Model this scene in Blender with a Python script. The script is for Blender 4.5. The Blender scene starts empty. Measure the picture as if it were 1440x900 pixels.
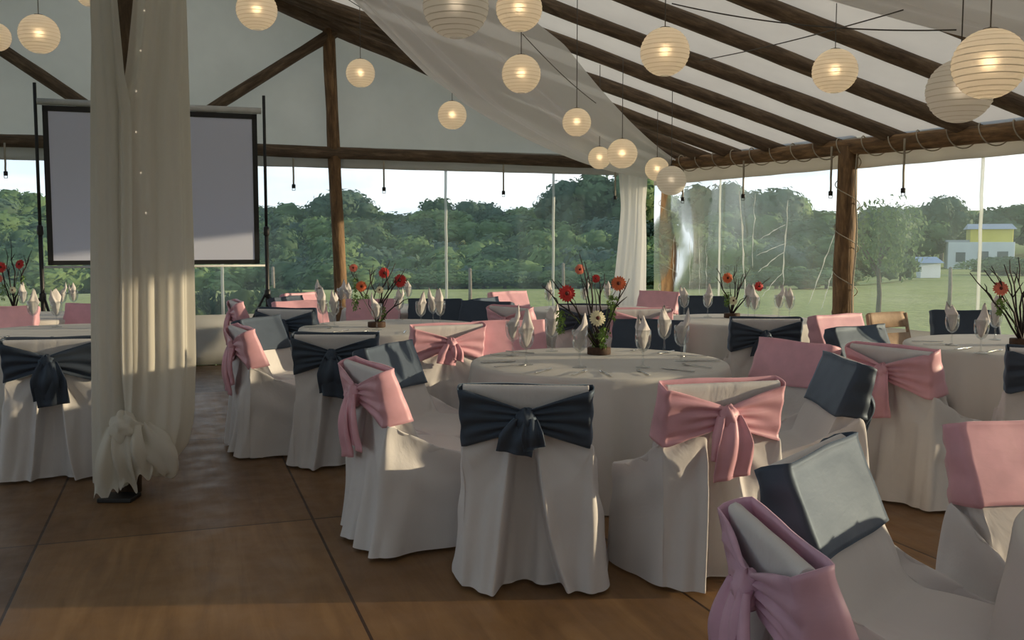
import bpy, math, random
import numpy as np
from mathutils import Vector, noise as mnoise

# ------------------------------------------------------------------ camera, world, sun, exposure
SC = bpy.context.scene
COL = SC.collection
F_PX, HORIZON, CAM_H = 1343.0, 342.0, 1.5
PITCH = math.atan((450 - HORIZON) / F_PX)
cam_d = bpy.data.cameras.new('camera')
cam_d.sensor_width = 36.0
cam_d.lens = 36.0 * F_PX / 1440.0
cam_d.clip_end = 1000
cam = bpy.data.objects.new('camera', cam_d)
cam.location = (0, 0, CAM_H)
cam.rotation_euler = (math.pi / 2 - PITCH, 0, 0)
COL.objects.link(cam)
SC.camera = cam

SUN_AZ = (1.0, 0.06)
SUN_EL = math.radians(6.5)
SUN_STRENGTH = 4.0
SKY_STRENGTH = 1.0
EXPOSURE = 0.46

vs = SC.view_settings
vs.view_transform = 'Standard'
vs.look = 'None'
vs.gamma = 1.0
vs.use_curve_mapping = False
vs.exposure = EXPOSURE

world = bpy.data.worlds.new('sky')
SC.world = world
world.use_nodes = True
wn, wl = world.node_tree.nodes, world.node_tree.links
wn.clear()
w_out = wn.new('ShaderNodeOutputWorld')
w_bg = wn.new('ShaderNodeBackground')
w_bg.inputs['Strength'].default_value = SKY_STRENGTH
w_tc = wn.new('ShaderNodeTexCoord')
w_sep = wn.new('ShaderNodeSeparateXYZ')
wl.new(w_tc.outputs['Generated'], w_sep.inputs[0])
w_map = wn.new('ShaderNodeMapping')
w_map.inputs['Scale'].default_value = (1.6, 1.6, 9.0)
wl.new(w_tc.outputs['Generated'], w_map.inputs[0])
w_noise = wn.new('ShaderNodeTexNoise')
w_noise.inputs['Scale'].default_value = 2.2
w_noise.inputs['Detail'].default_value = 5
wl.new(w_map.outputs[0], w_noise.inputs['Vector'])
w_ramp = wn.new('ShaderNodeValToRGB')
w_ramp.color_ramp.elements[0].position = 0.40
w_ramp.color_ramp.elements[0].color = (0.80, 0.93, 1.02, 1)
w_ramp.color_ramp.elements[1].position = 0.62
w_ramp.color_ramp.elements[1].color = (1.12, 1.16, 1.16, 1)
wl.new(w_noise.outputs['Fac'], w_ramp.inputs[0])
w_hor = wn.new('ShaderNodeMapRange')          # bright haze just over the hills, bluer overhead
w_hor.inputs['From Min'].default_value = 0.0
w_hor.inputs['From Max'].default_value = 0.45
wl.new(w_sep.outputs['Z'], w_hor.inputs['Value'])
w_mix = wn.new('ShaderNodeMixRGB')
w_mix.inputs[2].default_value = (0.40, 0.50, 0.62, 1)
wl.new(w_hor.outputs[0], w_mix.inputs[0])
wl.new(w_ramp.outputs[0], w_mix.inputs[1])
wl.new(w_mix.outputs[0], w_bg.inputs['Color'])
wl.new(w_bg.outputs[0], w_out.inputs[0])

sun_d = bpy.data.lights.new('evening_sun', 'SUN')
sun_d.energy = SUN_STRENGTH
sun_d.color = (1.0, 0.80, 0.52)
sun_d.angle = math.radians(0.8)
sun = bpy.data.objects.new('evening_sun', sun_d)
_sx, _sy = SUN_AZ
_l = math.hypot(_sx, _sy)
SUN_V = Vector((_sx / _l * math.cos(SUN_EL), _sy / _l * math.cos(SUN_EL), math.sin(SUN_EL)))
sun.rotation_euler = SUN_V.to_track_quat('Z', 'Y').to_euler()
sun.location = (12, 0, 6)
COL.objects.link(sun)
SC.cycles.max_bounces = 10
SC.cycles.transparent_max_bounces = 16
SC.cycles.caustics_reflective = False
SC.cycles.caustics_refractive = False
SC.cycles.sample_clamp_indirect = 4.0

# ------------------------------------------------------------------ measuring helpers
_fw = np.array([0, math.cos(PITCH), -math.sin(PITCH)])
_up = np.array([0, math.sin(PITCH), math.cos(PITCH)])
_rt = np.array([1.0, 0, 0])
_C = np.array([0, 0, CAM_H])
def ray(u, v): return _rt * (u - 720) / F_PX + _fw + _up * (450 - v) / F_PX
def at_z(u, v, z):
    d = ray(u, v); return _C + d * ((z - CAM_H) / d[2])
def at_y(u, v, y):
    d = ray(u, v); return _C + d * (y / d[1])
def on_plane(u, v, p, n):
    d = ray(u, v); return _C + d * (np.dot(np.array(p) - _C, n) / np.dot(d, n))
def A3(*a): return np.array(a, dtype=float)
def lerp(a, b, t): return a + (b - a) * t
def sstep(a, b, x):
    t = min(1.0, max(0.0, (x - a) / (b - a))); return t * t * (3 - 2 * t)
def unit(v):
    v = np.array(v, dtype=float); return v / (np.linalg.norm(v) + 1e-12)
def pl(x, xs, ys): return float(np.interp(x, xs, ys))

# ------------------------------------------------------------------ mesh helpers
class MB:
    """collects shapes for ONE mesh"""
    def __init__(s): s.v, s.f, s.mi = [], [], []
    def add(s, v, f, m=0):
        o = len(s.v)
        s.v.extend([tuple(map(float, p)) for p in v])
        s.f.extend([tuple(i + o for i in q) for q in f]); s.mi.extend([m] * len(f))
        return s
    def grid(s, g, close_u=False, close_v=False, m=0):
        """g[i][j] points; i rows, j columns"""
        n, k = len(g), len(g[0]); v = [p for r in g for p in r]; f = []
        for i in range(n if close_u else n - 1):
            for j in range(k if close_v else k - 1):
                a, b = i * k + j, i * k + (j + 1) % k
                c, d = ((i + 1) % n) * k + (j + 1) % k, ((i + 1) % n) * k + j
                f.append((a, b, c, d))
        return s.add(v, f, m)
    def box(s, c, size, rot=0.0, m=0, bev=0.0):
        x, y, z = [q / 2 for q in size]; v = []
        cr, sr = math.cos(rot), math.sin(rot)
        b = min(bev, x * .9, y * .9, z * .9)
        if b <= 0:
            P = [(i * x, j * y, k * z) for k in (-1, 1) for j in (-1, 1) for i in (-1, 1)]
            f = [(0, 2, 3, 1), (4, 5, 7, 6), (0, 1, 5, 4), (2, 6, 7, 3), (0, 4, 6, 2), (1, 3, 7, 5)]
        else:
            def ring(zz, ins):
                X, Y = x - ins, y - ins
                return [(-X + b, -Y, zz), (X - b, -Y, zz), (X, -Y + b, zz), (X, Y - b, zz), (X - b, Y, zz), (-X + b, Y, zz), (-X, Y - b, zz), (-X, -Y + b, zz)]
            P = ring(-z, b * .5) + ring(-z + b, 0) + ring(z - b, 0) + ring(z, b * .5); f = [tuple(range(7, -1, -1)), tuple(range(24, 32))]
            for r in range(3):
                for j in range(8):
                    f.append((r * 8 + j, r * 8 + (j + 1) % 8, (r + 1) * 8 + (j + 1) % 8, (r + 1) * 8 + j))
        v = [(c[0] + p[0] * cr - p[1] * sr, c[1] + p[0] * sr + p[1] * cr, c[2] + p[2]) for p in P]
        return s.add(v, f, m)
    def tube(s, pts, rad, n=10, m=0, cap=True, wob=0.0, seed=0):
        pts = [np.array(p, dtype=float) for p in pts]; k = len(pts)
        rr = rad if hasattr(rad, '__len__') else [rad] * k
        t0 = unit(pts[1] - pts[0]); ref = A3(0, 0, 1) if abs(t0[2]) < .9 else A3(1, 0, 0)
        nx = unit(np.cross(t0, ref)); g = []
        for i, p in enumerate(pts):
            t = unit(pts[min(i + 1, k - 1)] - pts[max(i - 1, 0)])
            nx = unit(nx - t * np.dot(nx, t)); ny = np.cross(t, nx); row = []
            for j in range(n):
                a = 2 * math.pi * j / n; r = rr[i]
                if wob: r *= 1 + wob * mnoise.noise(Vector((math.cos(a) * 1.3 + seed * 7.1, math.sin(a) * 1.3, i * .45)))
                row.append(p + (nx * math.cos(a) + ny * math.sin(a)) * r)
            g.append(row)
        s.grid(g, close_v=True, m=m)
        if cap:
            o = len(s.v) - k * n
            s.f.append(tuple(o + j for j in range(n - 1, -1, -1))); s.mi.append(m)
            s.f.append(tuple(o + (k - 1) * n + j for j in range(n))); s.mi.append(m)
        return s
    def lathe(s, prof, n=20, c=(0, 0, 0), m=0, cap0=True, cap1=True):
        g = [[(c[0] + r * math.cos(2 * math.pi * j / n), c[1] + r * math.sin(2 * math.pi * j / n), c[2] + z) for j in range(n)] for r, z in prof]
        s.grid(g, close_v=True, m=m); k = len(prof); o = len(s.v) - k * n
        if cap0: s.f.append(tuple(o + j for j in range(n - 1, -1, -1))); s.mi.append(m)
        if cap1: s.f.append(tuple(o + (k - 1) * n + j for j in range(n))); s.mi.append(m)
        return s
    def ball(s, c, r, n=10, k=7, m=0, sc=(1, 1, 1), jit=0.0, seed=0):
        g = []
        for i in range(k + 1):
            th = math.pi * i / k; row = []
            for j in range(n):
                a = 2 * math.pi * j / n; d = A3(math.sin(th) * math.cos(a), math.sin(th) * math.sin(a), -math.cos(th))
                q = r * (1 + (jit * mnoise.noise(Vector(d * 1.9 + seed * 3.3)) if jit else 0))
                row.append((c[0] + d[0] * q * sc[0], c[1] + d[1] * q * sc[1], c[2] + d[2] * q * sc[2]))
            g.append(row)
        return s.grid(g, close_v=True, m=m)
    def build(s, name, mats, parent=None, smooth=True, loc=None, rotz=0.0, sub=0, solid=0.0):
        me = bpy.data.meshes.new(name)
        me.from_pydata(s.v, [], s.f)
        mats = mats if isinstance(mats, (list, tuple)) else [mats]
        for q in mats: me.materials.append(q)
        if len(mats) > 1: me.polygons.foreach_set('material_index', s.mi)
        me.polygons.foreach_set('use_smooth', [smooth] * len(me.polygons))
        me.validate(); me.update()
        o = bpy.data.objects.new(name, me)
        if parent is not None: o.parent = parent
        if loc is not None: o.location = loc
        if rotz: o.rotation_euler = (0, 0, rotz)
        COL.objects.link(o)
        if solid:
            md = o.modifiers.new('thick', 'SOLIDIFY'); md.thickness = solid; md.offset = 0
        if sub:
            md = o.modifiers.new('smooth', 'SUBSURF'); md.levels = sub; md.render_levels = sub
        return o

def tag(o, label, cat, group=None, kind=None):
    o['label'] = label; o['category'] = cat
    if group: o['group'] = group
    if kind: o['kind'] = kind
    return o
def thing(name, label, cat, loc=(0, 0, 0), rotz=0.0, group=None):
    o = bpy.data.objects.new(name, None); o.empty_display_size = .1
    o.location = loc; o.rotation_euler = (0, 0, rotz); COL.objects.link(o)
    return tag(o, label, cat, group)
def struct(o, label=None, cat=None):
    o['kind'] = 'structure'
    if label: o['label'] = label
    if cat: o['category'] = cat
    return o
def copy_tree(o, parent=None):
    c = o.copy(); COL.objects.link(c)
    if parent is not None: c.parent = parent
    for ch in list(o.children): copy_tree(ch, c)
    return c

# ------------------------------------------------------------------ materials
def mat(name):
    m = bpy.data.materials.new(name); m.use_nodes = True
    nt = m.node_tree; nt.nodes.clear()
    out = nt.nodes.new('ShaderNodeOutputMaterial')
    return m, nt.nodes, nt.links, out
def principled(N, col=(.8, .8, .8), rough=.6, **kw):
    p = N.new('ShaderNodeBsdfPrincipled')
    p.inputs['Base Color'].default_value = (*col, 1); p.inputs['Roughness'].default_value = rough
    for k, v in kw.items():
        i = p.inputs[k.replace('_', ' ')]
        i.default_value = (*v, 1) if isinstance(v, tuple) else v
    return p
def coords(N, L, scale=(1, 1, 1), space='Object'):
    tc = N.new('ShaderNodeTexCoord'); mp = N.new('ShaderNodeMapping'); mp.inputs['Scale'].default_value = scale
    L.new(tc.outputs[space], mp.inputs[0]); return mp.outputs[0]
def noise_tex(N, L, vec, scale, detail=4, rough=.55, dist=0.0):
    n = N.new('ShaderNodeTexNoise'); n.inputs['Scale'].default_value = scale; n.inputs['Detail'].default_value = detail
    n.inputs['Roughness'].default_value = rough; n.inputs['Distortion'].default_value = dist
    if vec is not None: L.new(vec, n.inputs['Vector'])
    return n.outputs['Fac']
def ramp(N, L, fac, stops):
    r = N.new('ShaderNodeValToRGB'); e = r.color_ramp.elements
    while len(e) < len(stops): e.new(.5)
    for q, (p, c) in zip(e, stops): q.position = p; q.color = (*c, 1)
    L.new(fac, r.inputs[0]); return r.outputs[0]
def bump(N, L, h, strength=.2, dist=.01):
    b = N.new('ShaderNodeBump'); b.inputs['Strength'].default_value = strength; b.inputs['Distance'].default_value = dist
    L.new(h, b.inputs['Height']); return b.outputs[0]
def mixs(N, L, fac, a, b):
    m = N.new('ShaderNodeMixShader')
    if isinstance(fac, (int, float)): m.inputs[0].default_value = fac
    else: L.new(fac, m.inputs[0])
    L.new(a, m.inputs[1]); L.new(b, m.inputs[2]); return m.outputs[0]

def cloth_mat(name, c0, c1, trans=.15, rough=.85, weave=220, wr=7.0, sheen=.0, bs=.25):
    m, N, L, out = mat(name)
    vec = coords(N, L)
    p = principled(N, c0, rough)
    p.inputs['Sheen Weight'].default_value = sheen
    p.inputs['Specular IOR Level'].default_value = .2
    col = ramp(N, L, noise_tex(N, L, vec, 2.5, 3), [(.3, c0), (.7, c1)])
    L.new(col, p.inputs['Base Color'])
    h = noise_tex(N, L, vec, wr, 4, .5, .6)
    L.new(bump(N, L, h, bs, .03), p.inputs['Normal'])
    t = N.new('ShaderNodeBsdfTranslucent'); L.new(col, t.inputs[0])
    L.new(mixs(N, L, trans, p.outputs[0], t.outputs[0]), out.inputs[0])
    return m
def satin_mat(name, c, rough=.38, spec=.5, sheen=.3, sheen_tint=(1, 1, 1), metal=0.0, trans=0.0):
    m, N, L, out = mat(name)
    vec = coords(N, L)
    p = principled(N, c, rough)
    p.inputs['Specular IOR Level'].default_value = spec
    p.inputs['Sheen Weight'].default_value = sheen; p.inputs['Sheen Roughness'].default_value = .35
    p.inputs['Sheen Tint'].default_value = (*sheen_tint, 1); p.inputs['Specular Tint'].default_value = (*sheen_tint, 1); p.inputs['Metallic'].default_value = metal
    col = ramp(N, L, noise_tex(N, L, vec, 6, 3), [(.3, tuple(q * .88 for q in c)), (.7, tuple(min(1, q * 1.1) for q in c))])
    L.new(col, p.inputs['Base Color'])
    h = noise_tex(N, L, coords(N, L, (1, 1, 2.2)), 14, 3, .5, .5)
    L.new(bump(N, L, h, .08, .012), p.inputs['Normal'])
    if trans:
        t = N.new('ShaderNodeBsdfTranslucent'); L.new(col, t.inputs[0])
        L.new(mixs(N, L, trans, p.outputs[0], t.outputs[0]), out.inputs[0])
    else: L.new(p.outputs[0], out.inputs[0])
    return m
def log_mat(name, dark, mid, light):
    m, N, L, out = mat(name)
    vec = coords(N, L, (1, 1, 1))
    a = noise_tex(N, L, coords(N, L, (7, 7, 1.2)), 3.0, 6, .65, .4)
    col = ramp(N, L, a, [(.30, dark), (.52, mid), (.72, light)])
    p = principled(N, mid, .72); L.new(col, p.inputs['Base Color'])
    h = noise_tex(N, L, coords(N, L, (20, 20, 2.5)), 2.5, 5)
    L.new(bump(N, L, h, .5, .02), p.inputs['Normal']); L.new(p.outputs[0], out.inputs[0])
    return m
def plain(name, c, rough=.5, var=.12, scale=8, **kw):
    m, N, L, out = mat(name)
    p = principled(N, c, rough, **kw)
    col = ramp(N, L, noise_tex(N, L, coords(N, L), scale, 4), [(.3, tuple(q * (1 - var) for q in c)), (.7, tuple(min(1, q * (1 + var)) for q in c))])
    L.new(col, p.inputs['Base Color']); L.new(p.outputs[0], out.inputs[0]); return m

M = {}
M['cover'] = cloth_mat('chair_cover_cloth', (.71, .685, .69), (.77, .745, .75), .12, .85, wr=5.0, bs=.35)
M['linen'] = cloth_mat('table_linen', (.72, .70, .67), (.78, .76, .73), .14, .85, wr=3.0, bs=.2)
M['napkin'] = cloth_mat('napkin_cloth', (.74, .69, .68), (.80, .76, .75), .18, .8, wr=18, bs=.2)
M['pink'] = satin_mat('pink_satin', (.79, .44, .52), .45, .4, .35, (1, .85, .9), trans=.12)
M['lilac'] = satin_mat('blue_lit_pink_satin', (.70, .44, .58), .45, .4, .35, (1, .85, 1), trans=.12)  # the same pink satin with bluish ambient light put into its colour
M['navy'] = satin_mat('charcoal_navy_satin', (.052, .061, .082), .55, .55, .35, (.45, .70, 1.0))
M['canvas'] = cloth_mat('tent_canvas', (.73, .70, .645), (.79, .76, .70), .34, .9, wr=1.4, bs=.25)
M['valance'] = cloth_mat('valance_vinyl', (.74, .73, .70), (.78, .77, .74), .30, .7, wr=3, bs=.2)
M['log'] = log_mat('eucalyptus_log', (.07, .04, .02), (.21, .12, .055), (.37, .23, .11))
M['rafter'] = log_mat('dark_rafter_log', (.055, .036, .022), (.13, .088, .055), (.25, .18, .115))
M['black'] = plain('black_metal', (.012, .012, .013), .45)
M['steel'] = plain('steel', (.55, .55, .54), .25, Metallic=1.0)
M['plastic'] = plain('white_plastic', (.70, .70, .68), .45)
M['screen_case'] = plain('screen_case', (.55, .56, .56), .4)
M['cord'] = plain('pale_cord', (.42, .38, .30), .7)
M['wire'] = plain('dark_wire', (.10, .09, .08), .6)
M['twig'] = plain('dark_twig', (.028, .018, .016), .7, .3, 40)
M['bark_slice'] = plain('bark_slice', (.06, .030, .016), .8, .4, 60)
M['red'] = plain('red_petals', (.62, .030, .025), .55, .25, 30)
M['orange'] = plain('orange_petals', (.80, .17, .06), .55, .2, 30)
M['coral'] = plain('coral_petals', (.78, .20, .13), .55, .2, 30)
M['cream'] = plain('cream_petals', (.80, .74, .50), .55, .12, 30)
M['eye_dark'] = plain('flower_eye', (.10, .02, .015), .8, .3, 60)
M['fern'] = plain('fern_leaf', (.15, .26, .045), .5, .3, 20)
M['rib'] = plain('paper_rib', (.74, .68, .58), .8)
M['kraft'] = plain('tan_board', (.42, .29, .19), .7, .12, 20)
M['house_wall'] = plain('white_render', (.62, .66, .70), .8, .06, 1)
M['house_yellow'] = plain('yellow_render', (.72, .62, .12), .7, .08, 1)
M['house_roof'] = plain('grey_roof', (.34, .37, .42), .7, .08, 1)
M['house_glass'] = plain('dark_window', (.08, .10, .12), .2, .1, 1)
M['shed_blue'] = plain('blue_grey_sheet', (.22, .30, .42), .6, .08, 1)
M['bark'] = plain('tree_bark', (.09, .075, .06), .9, .3, 6)
M['postwood'] = plain('weathered_post', (.20, .17, .14), .9, .3, 12)

def screen_mat():
    m, N, L, out = mat('projection_cloth')
    p = principled(N, (.66, .70, .86), .75)
    L.new(p.outputs[0], out.inputs[0]); return m
M['screen'] = screen_mat()

def floor_mat():
    m, N, L, out = mat('plywood_floor')
    vec = coords(N, L)
    br = N.new('ShaderNodeTexBrick'); br.offset = 0.0; br.squash = 1.0
    br.inputs['Scale'].default_value = 1.0; br.inputs['Brick Width'].default_value = 2.44; br.inputs['Row Height'].default_value = 1.36
    br.inputs['Mortar Size'].default_value = .007; br.inputs['Mortar Smooth'].default_value = .1; br.inputs['Bias'].default_value = 0
    br.inputs['Color1'].default_value = (1, 1, 1, 1); br.inputs['Color2'].default_value = (.55, .52, .52, 1); br.inputs['Mortar'].default_value = (.16, .12, .10, 1)
    L.new(vec, br.inputs['Vector'])
    g = noise_tex(N, L, coords(N, L, (.35, 3.0, 1)), 2.2, 6, .6, 1.6)
    col = ramp(N, L, g, [(.25, (.185, .095, .036)), (.5, (.27, .145, .055)), (.75, (.35, .20, .085))])
    blot = ramp(N, L, noise_tex(N, L, vec, 1.1, 4, .6), [(.35, (.72, .70, .68)), (.65, (1, 1, 1))])
    mx = N.new('ShaderNodeMixRGB'); mx.blend_type = 'MULTIPLY'; mx.inputs[0].default_value = 1; L.new(col, mx.inputs[1]); L.new(blot, mx.inputs[2])
    m2 = N.new('ShaderNodeMixRGB'); m2.blend_type = 'MULTIPLY'; m2.inputs[0].default_value = 1; L.new(mx.outputs[0], m2.inputs[1]); L.new(br.outputs['Color'], m2.inputs[2])
    p = principled(N, (.3, .16, .06), .42); L.new(m2.outputs[0], p.inputs['Base Color'])
    L.new(ramp(N, L, noise_tex(N, L, vec, 5, 4), [(.3, (.34,) * 3), (.7, (.55,) * 3)]), p.inputs['Roughness'])
    inv = N.new('ShaderNodeInvert'); L.new(br.outputs['Fac'], inv.inputs[1])
    L.new(bump(N, L, inv.outputs[0], .5, .01), p.inputs['Normal'])
    L.new(p.outputs[0], out.inputs[0]); return m
M['floor'] = floor_mat()

def vinyl_mat():                               # clear PVC: mostly see-through, a gloss, a faint milky dust film
    m, N, L, out = mat('clear_vinyl')
    vec = coords(N, L, (1, 1, .22))
    tr = N.new('ShaderNodeBsdfTransparent'); tr.inputs[0].default_value = (.95, .97, .96, 1)
    gl = N.new('ShaderNodeBsdfGlossy'); gl.inputs['Roughness'].default_value = .08
    nrm = bump(N, L, noise_tex(N, L, vec, 1.6, 2, .5, .8), .10, .03)
    L.new(nrm, gl.inputs['Normal'])
    fr = N.new('ShaderNodeFresnel'); fr.inputs['IOR'].default_value = 1.25; L.new(nrm, fr.inputs['Normal'])
    film = N.new('ShaderNodeBsdfTranslucent'); film.inputs[0].default_value = (.66, .84, .88, 1)
    df = N.new('ShaderNodeBsdfDiffuse'); df.inputs[0].default_value = (.66, .82, .86, 1)
    dust = ramp(N, L, noise_tex(N, L, coords(N, L, (1.5, 1.5, .35)), 1.6, 5, .6), [(.35, (.10,) * 3), (.75, (.18,) * 3)])
    milky = mixs(N, L, .5, film.outputs[0], df.outputs[0])
    base = mixs(N, L, dust, tr.outputs[0], milky)
    L.new(mixs(N, L, fr.outputs[0], base, gl.outputs[0]), out.inputs[0]); return m
M['vinyl'] = vinyl_mat()
def seam_mat():
    m, N, L, out = mat('vinyl_seam')
    p = principled(N, (.82, .85, .84), .25); t = N.new('ShaderNodeBsdfTransparent')
    tl = N.new('ShaderNodeBsdfTranslucent'); tl.inputs[0].default_value = (.85, .9, .9, 1)
    L.new(mixs(N, L, .35, mixs(N, L, .6, p.outputs[0], tl.outputs[0]), t.outputs[0]), out.inputs[0]); return m
M['seam'] = seam_mat()
def glass_mat():
    m, N, L, out = mat('clear_glass')
    t = N.new('ShaderNodeBsdfTransparent'); t.inputs[0].default_value = (.94, .95, .95, 1)
    g = N.new('ShaderNodeBsdfGlossy'); g.inputs['Roughness'].default_value = .03
    lw = N.new('ShaderNodeLayerWeight'); lw.inputs[0].default_value = .35
    r = ramp(N, L, lw.outputs['Facing'], [(.0, (.05,) * 3), (.7, (.30,) * 3), (1.0, (.75,) * 3)])
    L.new(mixs(N, L, r, t.outputs[0], g.outputs[0]), out.inputs[0]); return m
M['glass'] = glass_mat()
def voile_mat(name, c, see, trans):
    m, N, L, out = mat(name)
    d = N.new('ShaderNodeBsdfDiffuse'); d.inputs[0].default_value = (*c, 1)
    h = noise_tex(N, L, coords(N, L, (1, 1, .3)), 9, 3)
    L.new(bump(N, L, h, .15, .02), d.inputs['Normal'])
    t = N.new('ShaderNodeBsdfTranslucent'); t.inputs[0].default_value = (*c, 1)
    x = N.new('ShaderNodeBsdfTransparent')
    lw = N.new('ShaderNodeLayerWeight'); lw.inputs[0].default_value = .4
    fac = ramp(N, L, lw.outputs['Facing'], [(.0, (see,) * 3), (.6, (see * .75,) * 3), (1.0, (.0,) * 3)])
    L.new(mixs(N, L, fac, mixs(N, L, trans, d.outputs[0], t.outputs[0]), x.outputs[0]), out.inputs[0]); return m
M['voile'] = voile_mat('white_voile', (.84, .81, .74), .13, .45)
M['voile_swag'] = voile_mat('white_voile_swag', (.88, .87, .86), .16, .50)
M['voile_backlit'] = voile_mat('backlit_white_voile', (.93, .93, .93), .10, .62)  # whiter copy of the voile, light from behind put into its colour
def paper_mat():
    m, N, L, out = mat('lantern_paper')
    col = (.93, .91, .87)
    d = N.new('ShaderNodeBsdfDiffuse'); d.inputs[0].default_value = (*col, 1)
    t = N.new('ShaderNodeBsdfTranslucent'); t.inputs[0].default_value = (.95, .91, .85, 1)
    x = N.new('ShaderNodeBsdfRefraction'); x.inputs['IOR'].default_value = 1.3; x.inputs['Roughness'].default_value = .75; x.inputs[0].default_value = (1, .9, .75, 1)
    L.new(mixs(N, L, .12, mixs(N, L, .58, d.outputs[0], t.outputs[0]), x.outputs[0]), out.inputs[0]); return m
M['paper'] = paper_mat()
def emit(name, c, s):
    m, N, L, out = mat(name); e = N.new('ShaderNodeEmission'); e.inputs[0].default_value = (*c, 1); e.inputs[1].default_value = s
    L.new(e.outputs[0], out.inputs[0]); return m
M['bulb'] = emit('warm_bulb', (1.0, .74, .44), 13.0)
M['added_glow'] = emit('added_lantern_glow', (1.0, .86, .68), 4.0)  # glow added inside unlit lanterns to brighten their paper
M['fairy'] = emit('fairy_bulb', (1.0, .82, .6), 2.0)
def leaf_mat(name, a, b):
    m, N, L, out = mat(name)
    col = ramp(N, L, noise_tex(N, L, coords(N, L), 1.6, 4), [(.3, a), (.7, b)])
    p = principled(N, a, .7); L.new(col, p.inputs['Base Color']); p.inputs['Specular IOR Level'].default_value = .15
    t = N.new('ShaderNodeBsdfTranslucent'); L.new(col, t.inputs[0])
    L.new(mixs(N, L, .25, p.outputs[0], t.outputs[0]), out.inputs[0]); return m
LEAF = [leaf_mat('leaf_dark', (.075, .125, .065), (.11, .175, .085)), leaf_mat('leaf_mid', (.10, .165, .07), (.15, .23, .095)),
        leaf_mat('leaf_blue', (.08, .13, .09), (.12, .18, .12)), leaf_mat('leaf_light', (.14, .215, .085), (.20, .29, .12))]
def grass_mat():
    m, N, L, out = mat('meadow')
    a = ramp(N, L, noise_tex(N, L, coords(N, L), .10, 5, .6), [(.3, (.26, .29, .10)), (.5, (.34, .36, .13)), (.7, (.42, .41, .19))])
    b = ramp(N, L, noise_tex(N, L, coords(N, L), 3.0, 5, .7), [(.25, (.6, .6, .6)), (.75, (1.2, 1.2, 1.15))])
    mx = N.new('ShaderNodeMixRGB'); mx.blend_type = 'MULTIPLY'; mx.inputs[0].default_value = 1; L.new(a, mx.inputs[1]); L.new(b, mx.inputs[2])
    p = principled(N, (.1, .15, .05), .9); L.new(mx.outputs[0], p.inputs['Base Color']); p.inputs['Specular IOR Level'].default_value = .1
    L.new(bump(N, L, noise_tex(N, L, coords(N, L), 6, 5), .6, .1), p.inputs['Normal']); L.new(p.outputs[0], out.inputs[0]); return m
M['grass'] = grass_mat()

# ------------------------------------------------------------------ the tent: measured frame
RA = math.radians(19.2); EA = math.radians(28); LA = math.radians(10.4)
APEX = A3(-4.284, 11.412, 5.08); RD = A3(math.sin(RA), -math.cos(RA), 0)         # ridge, running towards the camera
GP = A3(math.cos(RA), math.sin(RA), 0); GN = A3(-math.sin(RA), math.cos(RA), 0)  # along the gable wall / outward
E0 = A3(1.9, 13.54, 2.60); ED = A3(math.sin(EA), -math.cos(EA), -.014)           # right eave
EN = A3(math.cos(EA), math.sin(EA), 0)                                           # outward of the right wall
L0 = APEX - GP * 6.53; L0[2] = 2.60; LD = A3(math.sin(LA), -math.cos(LA), 0); LN = A3(-math.cos(LA), -math.sin(LA), 0)
def Rg(s): return APEX + RD * s
def Er(t): return E0 + ED * t
def El(t): return L0 + LD * t
GC = A3(APEX[0], APEX[1], 0)
def Gw(s, z): q = GC + GP * s; return A3(q[0], q[1], z)                          # point on the gable wall
S_END, T_END = 19.34, 20.2
def roof_pt(s, k):                              # right slope: k 0 ridge .. 1 eave, s along the ridge
    t = lerp(0, T_END, s / S_END); return lerp(Rg(s), Er(t), k)

# floor, rotated so that its own axes follow the ply sheets
foot = [Gw(-6.7, 0) + GN * .05, Gw(6.6, 0) + GN * .05 + EN * .12, Er(T_END) * A3(1, 1, 0) + EN * .12, Rg(S_END) * A3(1, 1, 0), El(T_END) * A3(1, 1, 0) + LN * .1]
seam_o = at_z(440, 730, 0)                     # a corner where sheets meet
fr = math.atan2(RD[1], RD[0])
cf, sf = math.cos(-fr), math.sin(-fr)
fb = MB()
loc = [((p - seam_o)[0] * cf - (p - seam_o)[1] * sf, (p - seam_o)[0] * sf + (p - seam_o)[1] * cf) for p in foot]
n = len(loc)
fb.add([(x, y, 0) for x, y in loc] + [(x, y, -.28) for x, y in loc], [tuple(range(n - 1, -1, -1)), tuple(range(n, 2 * n))] + [(i, (i + 1) % n, n + (i + 1) % n, n + i) for i in range(n)])
fl = fb.build('floor', M['floor'], smooth=False, loc=(seam_o[0], seam_o[1], 0), rotz=fr)
struct(fl, 'worn brown plywood sheet floor of the tent', 'floor')

# roof cloth: two slopes in one ceiling, sagging a little between the rafters
def slope_grid(right=True):
    g = []
    ns = 88
    for i in range(ns + 1):
        s = lerp(-.35, S_END, i / ns); row = []
        t = lerp(-.35, T_END, i / ns)
        for j in range(15):
            k = j / 14 * 1.035
            a, b = Rg(s), (Er(t) if right else El(t))
            p = lerp(a, b, k) + A3(0, 0, .11 + .018 * math.sin(i * math.pi / 2) ** 2 + .012 * mnoise.noise(Vector((s * 1.4, k * 5, right * 3))))
            row.append(p)
        g.append(row)
    return g
ce = MB().grid(slope_grid(True)).grid(slope_grid(False)).build('ceiling', M['canvas'])
struct(ce, 'white canvas tent roof stretched over dark log rafters', 'ceiling')
# gable cloth over the tie beam
gb = MB()
g = []
for i in range(41):
    s = lerp(-6.55, 6.55, i / 40); top = 5.16 - .372 * abs(s) + .03
    g.append([Gw(s, lerp(2.60, max(top, 2.62), j / 10)) + GN * (.17 + .02 * mnoise.noise(Vector((s * 1.1, j * .5, 0)))) for j in range(11)])
gab = gb.grid(g).build('wall_back', M['canvas'])
struct(gab, 'white canvas gable above the tie beam', 'wall')
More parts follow.
